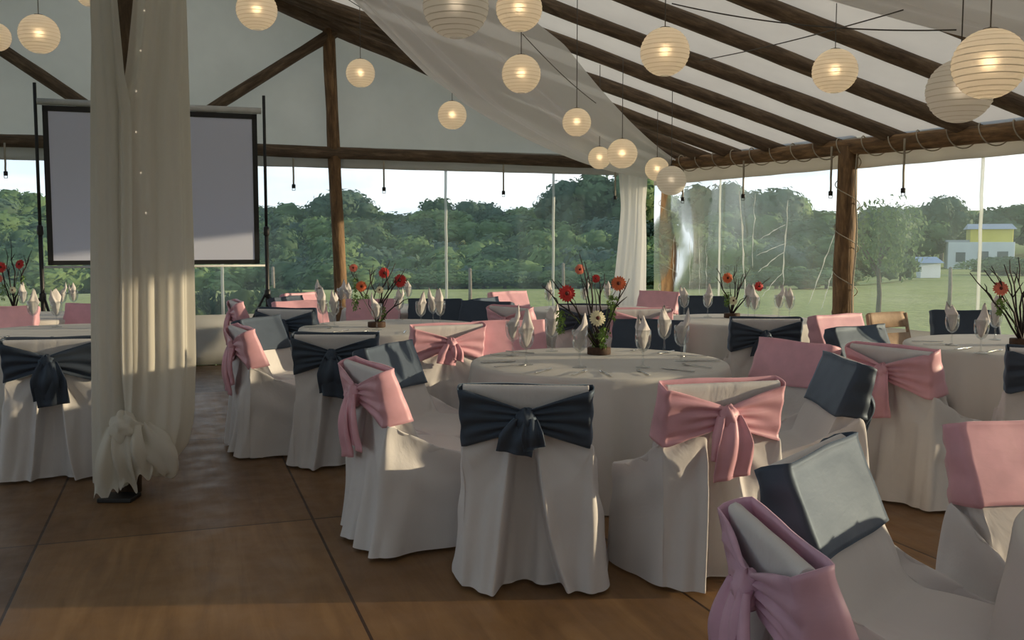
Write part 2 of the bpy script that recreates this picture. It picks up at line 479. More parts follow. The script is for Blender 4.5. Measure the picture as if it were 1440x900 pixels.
# closed canvas end behind the photographer and the wall on the far left
e1, e2, e3 = Er(T_END), Rg(S_END), El(T_END)
rb = MB(); rb.grid([[lerp(A3(e1[0], e1[1], 0), A3(e2[0], e2[1], 0), i / 8) * A3(1, 1, 0) + A3(0, 0, lerp(e1[2], e2[2], i / 8) * j) for j in (0, 1)] for i in range(9)])
rb.grid([[lerp(A3(e2[0], e2[1], 0), A3(e3[0], e3[1], 0), i / 8) * A3(1, 1, 0) + A3(0, 0, lerp(e2[2], e3[2], i / 8) * j) for j in (0, 1)] for i in range(9)])
struct(rb.build('wall_front', M['canvas']), 'closed canvas end of the tent', 'wall')

def log(name, a, b, r0, r1, m, label, cat='pole', seed=0, bend=.0, trim=False, parent=None):
    a, b = np.array(a, float), np.array(b, float); k = max(4, int(np.linalg.norm(b - a) / .25))
    L_ = np.linalg.norm(b - a); d = (b - a) / L_
    ref = A3(0, 0, 1) if abs(d[2]) < .9 else A3(1, 0, 0)
    nx = unit(np.cross(d, ref)); ny = np.cross(nx, d)
    pts, rad = [], []
    for i in range(k + 1):
        t = i / k
        w = bend * math.sin(math.pi * t) + .012 * mnoise.noise(Vector((t * 3.1, seed * 5.7, 0)))
        pts.append(A3(w * math.cos(seed), w * math.sin(seed), t * L_)); rad.append(lerp(r0, r1, t) * (1 + .07 * mnoise.noise(Vector((t * 6, seed * 3.3, 4)))))
    o = MB().tube(pts, rad, 14, wob=.16, seed=seed).build(name, m, parent)
    o.location = a; o.rotation_euler = Vector(d).to_track_quat('Z', 'Y').to_euler()
    if trim: struct(o, label, cat)
    elif label: tag(o, label, cat)
    return o
NTRIM = [0]
def trim(*a, **k):
    NTRIM[0] += 1
    return log('trim_%d' % NTRIM[0], *a, trim=True, **k)

# beams
trim(Gw(-6.5, 2.69), Gw(6.5, 2.60), .075, .075, M['rafter'], 'dark log tie beam across the gable end', cat='beam', seed=1)
trim(Er(-.1) + A3(0, 0, -.03), Er(T_END) + A3(0, 0, -.03), .082, .095, M['log'], 'log eave beam along the right side of the tent', cat='beam', seed=2)
trim(El(-.1), El(T_END), .08, .09, M['rafter'], 'log eave beam along the left side', cat='beam', seed=3)
trim(Rg(-.1) + A3(0, 0, -.06), Rg(S_END) + A3(0, 0, -.06), .08, .08, M['rafter'], 'log ridge pole', cat='beam', seed=4)
# gable rafters and V braces
trim(Gw(0, 4.98), Gw(6.5, 2.62), .10, .085, M['rafter'], 'thick gable rafter falling to the far right corner post', cat='rafter', seed=5)
trim(Gw(0, 4.98), Gw(-6.5, 2.62), .10, .085, M['rafter'], 'thick gable rafter falling to the left', cat='rafter', seed=6)
trim(Gw(.05, 2.66), Gw(2.25, 4.16), .065, .07, M['rafter'], 'slanting gable brace to the right of the screen', cat='brace', seed=7)
trim(Gw(-.05, 2.66), Gw(-2.25, 4.16), .065, .07, M['rafter'], 'slanting gable brace to the left of the draped pole', cat='brace', seed=8)
# right slope rafters: fan at the gable, then parallel
k = 0
names = ['first', 'second', 'third', 'fourth', 'fifth', 'sixth', 'seventh', 'eighth', 'ninth', 'tenth', 'eleventh', 'twelfth']
raf = [(0.0, .62), (0.0, 1.14), (0.0, 1.71)] + [(.86 + .89 * i, 2.48 + .85 * i) for i in range(21)]
for i, (s, t) in enumerate(raf):
    if s > S_END: break
    a = Rg(s) + A3(0, 0, -.04); b = Er(t) + A3(0, 0, .06)
    trim(a, lerp(a, b, 1.02), .062, .078, M['rafter'], ('%s log rafter of the right roof slope counted from the far corner' % names[i]) if i < 12 else 'log rafter of the right roof slope', cat='rafter', seed=20 + i)
for i in range(18):
    s = .86 + 1.05 * i
    trim(Rg(s) + A3(0, 0, -.04), El(s * T_END / S_END) + A3(0, 0, .06), .06, .07, M['rafter'], 'log rafter of the left roof slope', cat='rafter', seed=60 + i)

# posts
POST_W = 3.63
log('log_post', Gw(2.27, 0), Gw(2.12, 4.20), .085, .075, M['log'], 'log post in the middle of the far gable wall beside the screen', seed=41, bend=.03)
log('log_post', Gw(6.42, 0), Gw(6.42, 2.66), .10, .085, M['log'], 'log corner post behind the hanging white drape', seed=42)
_p = Er(POST_W); log('log_post', A3(_p[0], _p[1], 0) - EN * .0, _p + A3(0, 0, -.02), .115, .10, M['log'], 'thick log post in the right wall, wound with a pale cord', seed=43, bend=.02)
for i, t in enumerate((8.2, 12.6, 17.0)):
    _p = Er(t); log('log_post', A3(_p[0], _p[1], 0), _p, .11, .10, M['log'], 'thick log post further along the right wall', seed=44 + i)['group'] = 'posts of the right wall beyond the picture'
for i, s in enumerate((-1.9, -5.2)):
    log('log_post', Gw(s - .4, 0), Gw(s - .4, 2.55), .085, .08, M['log'], 'log post of the gable wall left of the screen', seed=50 + i)['group'] = 'posts of the left gable wall'

# clear vinyl bays: each bay one window with its valance, skirt and seams
NW = [0]
def bay(a, b, out, ztop, seams, zval=2.45, zsk=.62, label='', crease_glints=(), skirt_mat=None):
    """a, b floor points of the bay; out outward normal"""
    NW[0] += 1
    a, b = np.array(a, float), np.array(b, float); L_ = np.linalg.norm((b - a)[:2]); d = (b - a) / L_; off = out * .13
    def P(s, z, o=0.0): q = a + d * s + off + out * o; return A3(q[0], q[1], z)
    ns = max(8, int(L_ / .12)); g = []
    for i in range(ns + 1):
        s = L_ * i / ns
        g.append([P(s, lerp(zsk - .01, zval + .01, j / 12), .022 * mnoise.noise(Vector((s * 1.3, j * .18, NW[0])))) for j in range(13)])
    w = MB().grid(g).build('window_%d' % NW[0], M['vinyl'])
    struct(w, label, 'window')
    v = MB(); g = []
    for i in range(ns * 2 + 1):
        s = L_ * i / ns / 2
        g.append([P(s, lerp(zval, ztop, j / 4), .02 * math.sin(s * 9) * (1 - j / 4) - .015) for j in range(5)])
    v.grid(g).build('valance', M['valance'], w, solid=.004)
    sk = MB(); g = []
    for i in range(ns * 2 + 1):
        s = L_ * i / ns / 2
        g.append([P(s, lerp(0.0, zsk, j / 4), .015 * math.sin(s * 7 + j) - .01) for j in range(5)])
    sk.grid(g).build('skirt', skirt_mat or M['valance'], w, solid=.004)
    for s in seams:
        sm = MB(); sm.grid([[P(s + x + .01 * mnoise.noise(Vector((j * .7, s, 1))), lerp(zsk, zval, j / 10), -.03 + .004 * (x == 0)) for x in (-.018, 0, .018)] for j in range(11)])
        sm.build('seam', M['seam'], w, solid=.004)
    for (s0, z0, s1, z1, r) in crease_glints:  # vinyl wrinkles with their bright reflections built in as white tubes
        pts = [P(lerp(s0, s1, q / 12) + .03 * mnoise.noise(Vector((q * .6, s0 * 3, 2))), lerp(z0, z1, q / 12), -.035) for q in range(13)]
        MB().tube(pts, [.55 * r * (1 + .5 * math.sin(q * 1.9)) * (.3 + .7 * math.sin(math.pi * (q + .5) / 13)) for q in range(13)], 6).build('crease_glint', M['seam'], w)
    return w
def g_s(u):                                      # where a picture column meets the gable wall
    q = on_plane(u, 342, GC, GN); return float(np.dot(q - GC, GP))
def e_t(u):
    q = on_plane(u, 342, E0, EN); return float(np.dot((q - E0)[:2], ED[:2]) / np.dot(ED[:2], ED[:2]))
s0, s1 = 2.27, 6.42
bay(Gw(s0, 0), Gw(s1, 0), GN, 2.72, [g_s(630) - s0, g_s(782) - s0], label='clear vinyl window between the gable post and the far corner')
bay(Gw(-2.3, 0), Gw(s0, 0), GN, 2.72, [g_s(312) + 2.3, g_s(150) + 2.3], label='clear vinyl window behind the projection screen')
bay(Gw(-6.5, 0), Gw(-2.3, 0), GN, 2.72, [1.5, 3.0], label='clear vinyl window at the left end of the gable wall')
def Ew(t): q = Er(t); return A3(q[0], q[1], 0)
c_ = [(e_t(1098), 2.0, e_t(1092), .75, .012), (e_t(1030), 2.15, e_t(1042), .8, .016), (e_t(1052), 2.1, e_t(1050), 1.2, .008), (e_t(1165), 1.6, e_t(1130), .8, .010), (e_t(1166), 1.25, e_t(1148), .75, .008),
      (e_t(1060), 1.55, e_t(1095), 1.72, .008), (e_t(1058), 1.15, e_t(1094), 1.4, .009), (e_t(1055), 1.35, e_t(1096), 1.5, .007), (e_t(1064), .85, e_t(1092), 1.15, .009),
      (e_t(975), 1.6, e_t(977), .8, .006), (e_t(985), 1.5, e_t(986), .85, .006), (e_t(962), 1.7, e_t(963), .9, .006), (e_t(940), 1.6, e_t(940), .9, .006)]
bay(Ew(0), Ew(POST_W), EN, 2.66, [e_t(1003)], zval=2.31, label='creased clear vinyl window between the corner post and the thick right post', crease_glints=c_)
bay(Ew(POST_W), Ew(8.2), EN, 2.63, [e_t(1368) - POST_W, e_t(1500) - POST_W], zval=2.30, label='clear vinyl window right of the thick log post')
bay(Ew(8.2), Ew(12.6), EN, 2.58, [1.4, 2.9], zval=2.2, label='clear vinyl window further along the right wall')
bay(Ew(12.6), Ew(T_END), EN, 2.52, [1.4, 2.9, 4.5], zval=2.2, label='clear vinyl window at the near end of the right wall')
def Lw(t): q = El(t); return A3(q[0], q[1], 0)
bay(Lw(0), Lw(7), LN, 2.6, [2.3, 4.6], label='clear vinyl window in the left wall')
bay(Lw(7), Lw(T_END), LN, 2.6, [2.3, 4.6], label='clear vinyl window at the near end of the left wall')

# ------------------------------------------------------------------ the land outside
def land_z(x, y):
    d = math.hypot(x, y); ang = math.degrees(math.atan2(x, y))
    r = sstep(8, 20, ang)                         # right of the corner post the field stays level
    left = pl(d, [0, 12, 40, 46, 60, 80, 120, 200, 400], [-.32, -.33, -.45, -.6, -4.0, -3.3, 0.3, 3, 5])
    right = pl(d, [0, 12, 40, 60, 110, 140, 200, 400], [-.32, -.33, -.35, -.7, -1.3, -.5, 5, 14])
    return lerp(left, right, r) + .12 * mnoise.noise(Vector((x * .12, y * .12, 3))) * sstep(14, 30, d)
lm = MB(); g = []
for i in range(49):
    a = lerp(-75, 200, i / 48) if False else lerp(-180, 180, i / 48); row = []
    for j in range(46):
        d = 2 * (1.135 ** j) if j else 0.5
        d = min(d, 420); x, y = d * math.sin(math.radians(a)), d * math.cos(math.radians(a))
        z = land_z(x, y) if abs(a) < 60 else -.4
        row.append((x, y, lerp(z, -.4, sstep(45, 60, abs(a))) if abs(a) < 60 else -.4))
    g.append(row)
lm.grid(g)
land = lm.build('field', M['grass'])
land['kind'] = 'structure'; land['label'] = 'green meadow sloping down to the woods'; land['category'] = 'field'

def crown_mesh(name, seed, n_leaf, blobs, leaf, ls, solid=True):
    rnd = random.Random(seed); b = MB()
    bl = []
    for i in range(blobs):
        a = rnd.uniform(0, 2 * math.pi); rr = .30 * math.sqrt(rnd.random()); zz = rnd.uniform(.42, .80)
        r = rnd.uniform(.15, .25) * (1.1 - .4 * abs(zz - .6)); bl.append((rr * math.cos(a), rr * math.sin(a), zz, r))
    bl.append((0, 0, .6, .27))
    for i, (x, y, z, r) in enumerate(bl if solid else []): b.ball((x, y, z), r * .82, 12, 8, jit=.5, seed=seed * 13 + i)
    V, Fc = [], []
    for i in range(n_leaf):
        x, y, z, r = rnd.choice(bl)
        d = unit([rnd.gauss(0, 1), rnd.gauss(0, 1), rnd.gauss(.2, .9)]); p = A3(x, y, z) + d * r * rnd.uniform(.75, 1.12)
        t = unit(np.cross(d + A3(*[rnd.gauss(0, .5) for _ in range(3)]), A3(rnd.random(), rnd.random(), rnd.random()))); q = unit(np.cross(d, t)) ; s = ls * rnd.uniform(.6, 1.4)
        o = len(V); V += [p - t * s, p - q * s * .5 + d * s * .2, p + t * s, p + q * s * .5 + d * s * .15]; Fc.append((o, o + 1, o + 2, o + 3))
    b.add(V, Fc)
    me_o = b.build(name, leaf); return me_o
def trunk_mb(seed):
    rnd = random.Random(seed); b = MB()
    b.tube([(0, 0, -.05), (.01, .0, .2), (-.01, .01, .42), (.02, 0, .66)], [.035, .028, .022, .012], 8)
    for i in range(4):
        a = rnd.uniform(0, 6.28); b.tube([(0, 0, .33 + .05 * i), (.12 * math.cos(a), .12 * math.sin(a), .48 + .04 * i), (.22 * math.cos(a), .22 * math.sin(a), .6 + .04 * i)], [.015, .01, .005], 6)
    return b
PROTO = []
for i in range(6):
    root = thing('tree', 'x', 'tree', (0, 0, 0))
    crown_mesh('crown', 100 + i, 1500, 9 + i % 3, LEAF[i % 4], .040).parent = root
    trunk_mb(i).build('trunk', M['bark'], root)
    PROTO.append([root, 0])
BPROTO = []
for i in range(3):
    root = thing('bush', 'x', 'bush', (0, 0, 0))
    rnd = random.Random(i); b = MB()
    for q in range(8):
        a = rnd.uniform(0, 6.28); r = .3 * math.sqrt(rnd.random()); b.ball((r * math.cos(a), r * math.sin(a), rnd.uniform(.25, .6)), rnd.uniform(.2, .33), 10, 7, jit=.6, seed=q + i * 9)
    V, Fc = [], []
    for q in range(900):
        d = unit([rnd.gauss(0, 1), rnd.gauss(0, 1), abs(rnd.gauss(.2, .9))]); p = A3(0, 0, .3) + d * A3(.55, .55, .6) * rnd.uniform(.85, 1.1)
        t = unit([rnd.gauss(0, 1) for _ in range(3)]); w = unit(np.cross(t, d)); s = .05 * rnd.uniform(.6, 1.4); o = len(V)
        V += [p - t * s, p - w * s * .5, p + t * s, p + w * s * .5]; Fc.append((o, o + 1, o + 2, o + 3))
    b.add(V, Fc); b.build('foliage', LEAF[(1, 3, 0)[i]], root)
    MB().tube([(0, 0, -.05), (0, 0, .4)], [.04, .02], 6).build('stem', M['bark'], root)
    BPROTO.append([root, 0])
def plant(pool, i, u, D, ztop, width, label, group, cat='tree'):
    a = math.atan((u - 720) / F_PX); x, y = D * math.sin(a), D * math.cos(a)
    zb = land_z(x, y); pr = pool[i % len(pool)]
    o = pr[0] if pr[1] == 0 else copy_tree(pr[0]); pr[1] += 1
    h = max(.8, ztop - zb); o.location = (x, y, zb); o.scale = (width, width, h / (.95 if cat == 'tree' else .95)); o.rotation_euler = (0, 0, (i * 2.399) % 6.28)
    tag(o, label, cat, group); return o
SKY_U = [-80, 0, 50, 100, 200, 360, 440, 545, 600, 700, 740, 770, 800, 860, 900, 960, 1060, 1110, 1140, 1210, 1290, 1330, 1380, 1440, 1560]
SKY_V = [288, 281, 279, 290, 290, 289, 289, 293, 297, 297, 298, 276, 266, 264, 266, 268, 270, 278, 293, 292, 290, 296, 304, 307, 302]
rnd = random.Random(5)
def zt(v, D): return CAM_H + (HORIZON - v) / F_PX * D
def row(D, u0, u1, step, vf, wid, label, group, jv=8, jd=4, pool=PROTO, cat='tree'):
    u = u0; i = rnd.randrange(50)
    while u < u1:
        d = D + rnd.uniform(-jd, jd); v = (vf(u) if callable(vf) else vf) + rnd.uniform(-jv * .4, jv)
        plant(pool, i, u, d, zt(v, d), wid * rnd.uniform(.8, 1.25), label, group, cat); i += rnd.choice((1, 2, 3, 5)); u += step * rnd.uniform(.7, 1.3)
skyl = lambda u: pl(u, SKY_U, SKY_V)
row(150, -120, 1600, 38, lambda u: skyl(u) + 1, 9.0, 'hazy green tree on the skyline of the far wood', 'trees along the skyline of the far wood', 7, 10)
row(112, -120, 1320, 46, lambda u: max(skyl(u) + 10, 306), 8.0, 'green tree in the upper slope of the wood', 'trees on the upper slope of the wood', 12, 8)
row(84, -120, 1130, 52, 325, 6.8, 'green tree half way down the wooded slope', 'trees half way down the wooded slope', 14, 6)
row(66, -120, 960, 56, 345, 6.0, 'broad green tree low in the valley wood', 'trees low in the valley wood', 12, 4)
row(55, -120, 930, 58, 364, 4.6, 'light green tree at the front edge of the wood', 'trees at the front edge of the wood', 10, 3)
row(62, 940, 1240, 50, lambda u: 336, 5.0, 'dark green tree behind the right-hand field', 'trees behind the right-hand field', 16, 4)
row(44, 560, 900, 26, 381, 1.9, 'pale green bush in the hedge at the edge of the meadow', 'hedge bushes at the edge of the meadow', 8, 1.2, BPROTO, 'bush')
row(44, 930, 1190, 30, 372, 2.2, 'green bush along the far side of the right-hand field', 'bushes along the right-hand field', 10, 2, BPROTO, 'bush')
row(60, 1205, 1290, 26, 352, 2.4, 'green bush beyond the right-hand field left of the house', 'bushes left of the house', 10, 3, BPROTO, 'bush')
row(84, 1390, 1500, 30, 352, 3.4, 'green bush at the right of the white house', 'bushes right of the house', 10, 3, BPROTO, 'bush')
row(13.6, 180, 420, 34, 400, .9, 'leafy green bush just outside the gable window', 'bushes just outside the gable window', 8, .25, BPROTO, 'bush')
for u, v, D, w, lab in [(482, 263, 140, 12, 'tall round-crowned tree rising behind the gable post'), (618, 279, 150, 8, 'small round tree on the skyline, left of two'), (674, 280, 150, 9, 'small flat-topped tree on the skyline, right of two'),
                        (800, 250, 120, 10, 'tall tree at the left of the high skyline group'), (850, 247, 118, 12, 'tallest tree of the high skyline group beside the drape'), (905, 256, 118, 10, 'tall tree behind the hanging white drape'),
                        (1000, 262, 110, 10, 'tall tree seen through the creased window, left'), (1070, 264, 112, 10, 'tall tree seen through the creased window, right'),
                        (1232, 290, 90, 8, 'round tree just right of the thick log post'), (1322, 277, 130, 8, 'pointed tree on the skyline left of the white house'), (1408, 297, 140, 13, 'broad tree on the skyline behind the white house'), (725, 297, 150, 5, 'lowest small tree on the skyline between two groups')]:
    plant(PROTO, int(u), u, D, zt(v, D), w, lab, None)
# the young tree in the field
yt = thing('tree', 'x', 'tree')
crown_mesh('crown', 321, 1300, 16, LEAF[1], .028, False).parent = yt
trunk_mb(9).build('trunk', M['bark'], yt)
t = plant([[yt, 0]], 0, 1236, 25, zt(292, 25), 2.1, 'slim young tree standing alone in the right-hand field', None)
# fence posts
for u, v, D, h, lab in [(661, 431, 30, 1.15, 'leaning fence post in the meadow right of the gable post'), (792, 421, 34, 1.2, 'fence post in the meadow beside the second window seam'), (1336, 424, 30, 1.1, 'fence post in the right-hand field below the house'), (384, 430, 30, 1.2, 'fence post beyond the screen stand')]:
    a = math.atan((u - 720) / F_PX); x, y = D * math.sin(a), D * math.cos(a); z = land_z(x, y)
    tag(MB().tube([(0, 0, -.1), (.01, 0, h * .5), (.0, .01, h), (0, .01, h + .03)], [.06, .055, .05, .02], 8, wob=.15).build('fence_post', M['postwood'], loc=(x, y, z)), lab, 'post')
# the white house
hx, hy = 112 * math.sin(math.atan((1374 - 720) / F_PX)), 112 * math.cos(math.atan((1374 - 720) / F_PX)); hz = land_z(hx, hy)
ho = thing('house', 'small white house with a yellow upper storey across the field', 'house', (hx, hy, hz), -.35)
MB().box((0, 0, 1.4), (6.2, 5, 2.9), bev=.03).build('wall', M['house_wall'], ho, smooth=False)
MB().box((1.0, .2, 3.5), (4.0, 4.2, 1.35), bev=.03).build('upper_wall', M['house_yellow'], ho, smooth=False)['label'] = 'yellow upper storey'
MB().add([(-1.3, -2.2, 4.18), (3.3, -2.2, 4.18), (3.3, 2.6, 4.18), (-1.3, 2.6, 4.18), (-1.1, .2, 4.75), (3.1, .2, 4.75)], [(0, 1, 5, 4), (2, 3, 4, 5), (0, 4, 3), (1, 2, 5), (3, 2, 1, 0)]).build('roof', M['house_roof'], ho, smooth=False)
MB().box((-2.2, .1, 2.95), (2.2, 5.2, .22), bev=.02).build('porch_roof', M['house_roof'], ho, smooth=False)
for x, z, w in ((-1.9, 1.3, .9), (.2, 1.4, 1.0), (2.0, 1.4, 1.0)): MB().box((x, -2.51, z), (w, .06, 1.0)).build('window', M['house_glass'], ho, smooth=False)
sx, sy = 70 * math.sin(math.atan((1299 - 720) / F_PX)), 70 * math.cos(math.atan((1299 - 720) / F_PX)); sz = land_z(sx, sy)
sh = thing('shed', 'low blue-grey shed at the end of the field', 'shed', (sx, sy, sz), .2)
MB().box((0, 0, .5), (1.5, 1.4, 1.0), bev=.02).build('wall', M['house_wall'], sh, smooth=False)
MB().add([(-.9, -.9, 1.0), (.9, -.9, 1.0), (.9, .9, 1.0), (-.9, .9, 1.0), (-.9, 0, 1.4), (.9, 0, 1.4)], [(0, 1, 5, 4), (2, 3, 4, 5), (0, 4, 3), (1, 2, 5), (3, 2, 1, 0)]).build('roof', M['shed_blue'], sh, smooth=False)

# ------------------------------------------------------------------ tables
TOP = .76
def make_table(cx, cy, r, seed, where):
    t = thing('round_table', 'round table under its white cloth ' + where, 'table', (cx, cy, 0))
    MB().lathe([(r - .02, .70), (r - .005, .705), (r - .005, .735), (r - .02, .74)], 40).build('tabletop', M['kraft'], t)
    for k in range(4):
        a = .785 + k * 1.571; x, y = .6 * r * math.cos(a), .6 * r * math.sin(a)
        MB().tube([(x, y, 0), (x * .95, y * .95, .70)], .016, 8).build('leg', M['steel'], t)
    rnd = random.Random(seed); n = 144; ph = [rnd.uniform(0, 6.28) for _ in range(6)]; nf = rnd.choice((13, 14, 15))
    b = MB(); g = []
    def rad(a, d):                               # d 0 at the rim, 1 at the hem
        f = math.sin(nf * a + ph[0] + .9 * math.sin(2 * a + ph[1])) + .35 * math.sin(2 * nf * a + ph[2]) + .3 * math.sin(5 * a + ph[3])
        f = math.copysign(abs(f) ** .8, f)
        return r + .012 * (1 - math.exp(-d * 12)) + .032 * d + .046 * f * (d ** .6) * (.5 + .5 * sstep(0, .25, d))
    for q in (0.02, .3, .55, .75, .88, .95): g.append([(r * q * math.cos(2 * math.pi * j / n), r * q * math.sin(2 * math.pi * j / n), TOP - .004 * (q > .9)) for j in range(n)])
    g.append([(r * .985 * math.cos(2 * math.pi * j / n), r * .985 * math.sin(2 * math.pi * j / n), TOP - .004) for j in range(n)])
    g.append([((r + .004) * math.cos(2 * math.pi * j / n), (r + .004) * math.sin(2 * math.pi * j / n), TOP - .016) for j in range(n)])
    for i in range(1, 19):
        d = i / 18; z = lerp(TOP - .02, .018, d); rowp = []
        for j in range(n):
            a = 2 * math.pi * j / n; q = rad(a, d); rowp.append((q * math.cos(a), q * math.sin(a), z + (.012 * math.sin(nf * a + ph[4]) * d if i == 18 else 0)))
        g.append(rowp)
    b.grid(g, close_v=True); o = len(b.v)
    b.v.append((0, 0, TOP)); b.f += [(o, (j + 1) % n, j) for j in range(n)]; b.mi += [0] * n
    c = b.build('tablecloth', M['linen'], loc=(cx, cy, 0), sub=1)
    tag(c, 'white floor-length cloth on the table ' + where, 'tablecloth')
    return (cx, cy, r)
T1 = make_table(.55, 6.02, .81, 1, 'in the centre with the tall flower branch')
T2 = make_table(-1.06, 8.55, .84, 2, 'between the gable post and the centre table')
T3 = make_table(-3.72, 8.05, .86, 3, 'at the left behind the draped pole')
T3B = make_table(-4.92, 9.8, .72, 4, 'at the far left in front of the screen')
T4 = make_table(2.22, 9.35, .76, 5, 'by the corner post in front of the creased window')
T5 = make_table(3.80, 6.98, .86, 6, 'at the right edge beside the thick log post')
T6 = make_table(2.02, 2.16, .76, 7, 'nearest the camera at the bottom right')
T7 = make_table(.92, 10.8, .75, 8, 'far back in front of the hanging corner drape')
T8 = make_table(-1.15, 11.0, .80, 9, 'far back behind the gable-post table')

# ------------------------------------------------------------------ covered chairs
H_TOP = .89
def back_y(z):  return pl(z, [0, .45, .66, .89], [-.42, -.355, -.335, -.378])     # outer face of the cover
def front_y(z): return pl(z, [.47, .89], [-.13, -.305])                             # inner face of the backrest
def half_w(z):  return pl(z, [.47, .66, .89], [.262, .262, .268])
def cover_mesh(seed, split=.0, knot_z=.76):
    rnd = random.Random(seed); ph = [rnd.uniform(0, 6.28) for _ in range(12)]
    NB, NS, NF = 84, 28, 34
    cols = []
    for i in range(NB): cols.append(('b', 1 - 2 * i / NB))           # right to left along the back
    for i in range(NS): cols.append(('l', i / NS))                    # back to front, left
    for i in range(NF): cols.append(('f', -1 + 2 * i / NF))
    for i in range(NS): cols.append(('r', 1 - i / NS))
    def foot(kind, q):
        if kind == 'b': x, y = q, -1
        elif kind == 'f': x, y = q, 1
        elif kind == 'l': x, y = -1, 2 * q - 1
        else: x, y = 1, 2 * q - 1
        k = 1 / ((abs(x) ** 6 + abs(y) ** 6) ** (1 / 6)); return x * k, y * k
    N1, N2, N3 = 16, 9, 9
    G = []
    for ci, (kd, q) in enumerate(cols):
        fx, fy = foot(kd, q); Fp = A3(.335 * fx, -.055 + .355 * fy, .012)
        ex, ey = foot(kd, q)
        if kd == 'b':
            w = abs(q) ** 5
            E = A3(.288 * q, back_y(.45) + .02 * w, .45 + .19 * w); Cc = A3(.268 * q, back_y(.66) + .01, .66); T = A3(half_w(.89) * q, back_y(.89) + .012, H_TOP)
        elif kd == 'f':
            E = A3(.272 * ex, -.04 + .30 * ey, .445); Cc = A3(.245 * q, -.12, .47); T = A3(half_w(.89) * q, front_y(.89) - .012, H_TOP)
        else:
            sg = -1 if kd == 'l' else 1; wing = (1 - q) ** 1.6
            E = A3(sg * (.282 + .012 * math.sin(q * 3)), lerp(-.31, .245, q), .445 + .20 * wing)
            zc = lerp(.66, .48, min(1, q * 1.3)); Cc = A3(sg * .258, lerp(-.30, front_y(zc) + .01, min(1, q * 1.3)), zc)
            T = A3(sg * half_w(.89), lerp(back_y(.89) + .012, front_y(.89) - .012, q), H_TOP)
        col = []
        for i in range(N1):
            t = i / N1; e = t ** .8
            p = A3(lerp(Fp[0], E[0], e), lerp(Fp[1], E[1], e), lerp(Fp[2], E[2], t)); col.append(p)
        for i in range(N2):
            t = i / N2; p = lerp(E, Cc, t)
            if kd == 'f': p = p + A3(0, 0, .012 * math.sin(math.pi * t))
            elif kd != 'b': p = p + A3(0, 0, -.035 * math.sin(math.pi * t) * (.5 + .5 * q))
            col.append(p)
        for i in range(N3 + 1):
            t = i / N3; p = lerp(Cc, T, t); col.append(p)
        G.append(col)
    n, k = len(G), len(G[0])
    P = np.array(G)
    du = np.roll(P, -1, 0) - np.roll(P, 1, 0); dv = np.gradient(P, axis=1); Nn = np.cross(du, dv); Nn /= np.linalg.norm(Nn, axis=2, keepdims=True) + 1e-9
    cen = P.mean(axis=(0, 1))
    if np.sum(Nn[:, 3] * (P[:, 3] - cen)) < 0: Nn = -Nn
    nf = rnd.choice((5, 6, 7))
    for i, (kd, q) in enumerate(cols):
        a = 2 * math.pi * i / n
        for j in range(k):
            p = P[i, j]; z = p[2]; d = 0.0
            if j < N1 + 1:
                f = math.sin(nf * a + ph[0] + 1.1 * math.sin(2 * a + ph[1])) + .32 * math.sin(2.3 * nf * a + ph[2] + z * 5)
                f = math.copysign(abs(f) ** .75, f)
                d += .032 * f * (1 - j / (N1 + 1)) ** .7
                d += .014 * mnoise.noise(Vector((p[0] * 6 + ph[3], p[1] * 6, z * 3.5)))
                # slanting drag folds on the sides
                if kd in 'lr': d += .008 * math.sin(26 * (z + .6 * p[1]) + ph[4]) * sstep(.15, .4, z)
            if kd == 'b':
                th = math.atan2(q * .27, knot_z - z) if z < knot_z else 0
                if z < knot_z - .03:
                    fall = sstep(.0, .2, z) * (1 - .5 * abs(q))
                    d += .010 * math.sin(9 * th + ph[5]) * fall + .0025 * math.sin(21 * th + ph[6]) * fall
                if split:                                   # the skirt opens below the bow as an upside-down V
                    x = q * .30; zt_ = knot_z - .08
                    if z < zt_:
                        h = (zt_ - z) / zt_; wl_ = .05 + .045 * h; wr_ = .035 + .035 * h + .08 * h * h * split
                        ins = sstep(-wl_ - .02, -wl_ + .004, x) * (1 - sstep(wr_ - .004, wr_ + .02, x))
                        lip = math.exp(-((x + wl_ + .02) / .02) ** 2) + math.exp(-((x - wr_ - .022) / .022) ** 2)
                        d += (-(.075 + .05 * split) * ins + .030 * lip) * sstep(0, .2, h)
            if N1 <= j <= N1 + N2 + 2 and kd in 'lr':
                d += .010 * math.sin(38 * (z - .55 * p[1]) + ph[7] + 2 * mnoise.noise(Vector((p[1] * 4, z * 4, ph[8])))) + .006 * mnoise.noise(Vector((p[1] * 12, z * 14, ph[9])))
            if kd == 'f' and N1 < j < N1 + N2: d += .004 * mnoise.noise(Vector((p[0] * 8, p[1] * 8, ph[9])))
            if j > N1 + N2: d += .004 * mnoise.noise(Vector((p[0] * 7, z * 9, ph[10] + (kd == 'f') * 5)))
            P[i, j] = p + Nn[i, j] * d
            if j == 0: P[i, j, 2] = .010 + .008 * (1 + mnoise.noise(Vector((p[0] * 5, p[1] * 5, ph[11]))))
    b = MB(); b.grid([[P[i, j] for i in range(n)] for j in range(k)], close_v=True)
    # close the top edge between front and back columns
    o = (k - 1) * n; idx = [o + i for i in range(n)]
    fb_ = list(range(0, NB + 1)); ff = list(range(NB + NS, NB + NS + NF + 1))
    m = 32; crest = []
    base = len(b.v)
    for i in range(m + 1):
        x = lerp(half_w(.89) + .0, -half_w(.89), i / m); b.v.append((x, lerp(back_y(.89), front_y(.89), .5), H_TOP + .012))
    def nearest(i): x = P[i % n, k - 1][0]; return base + int(round((half_w(.89) - x) / (2 * half_w(.89)) * m))
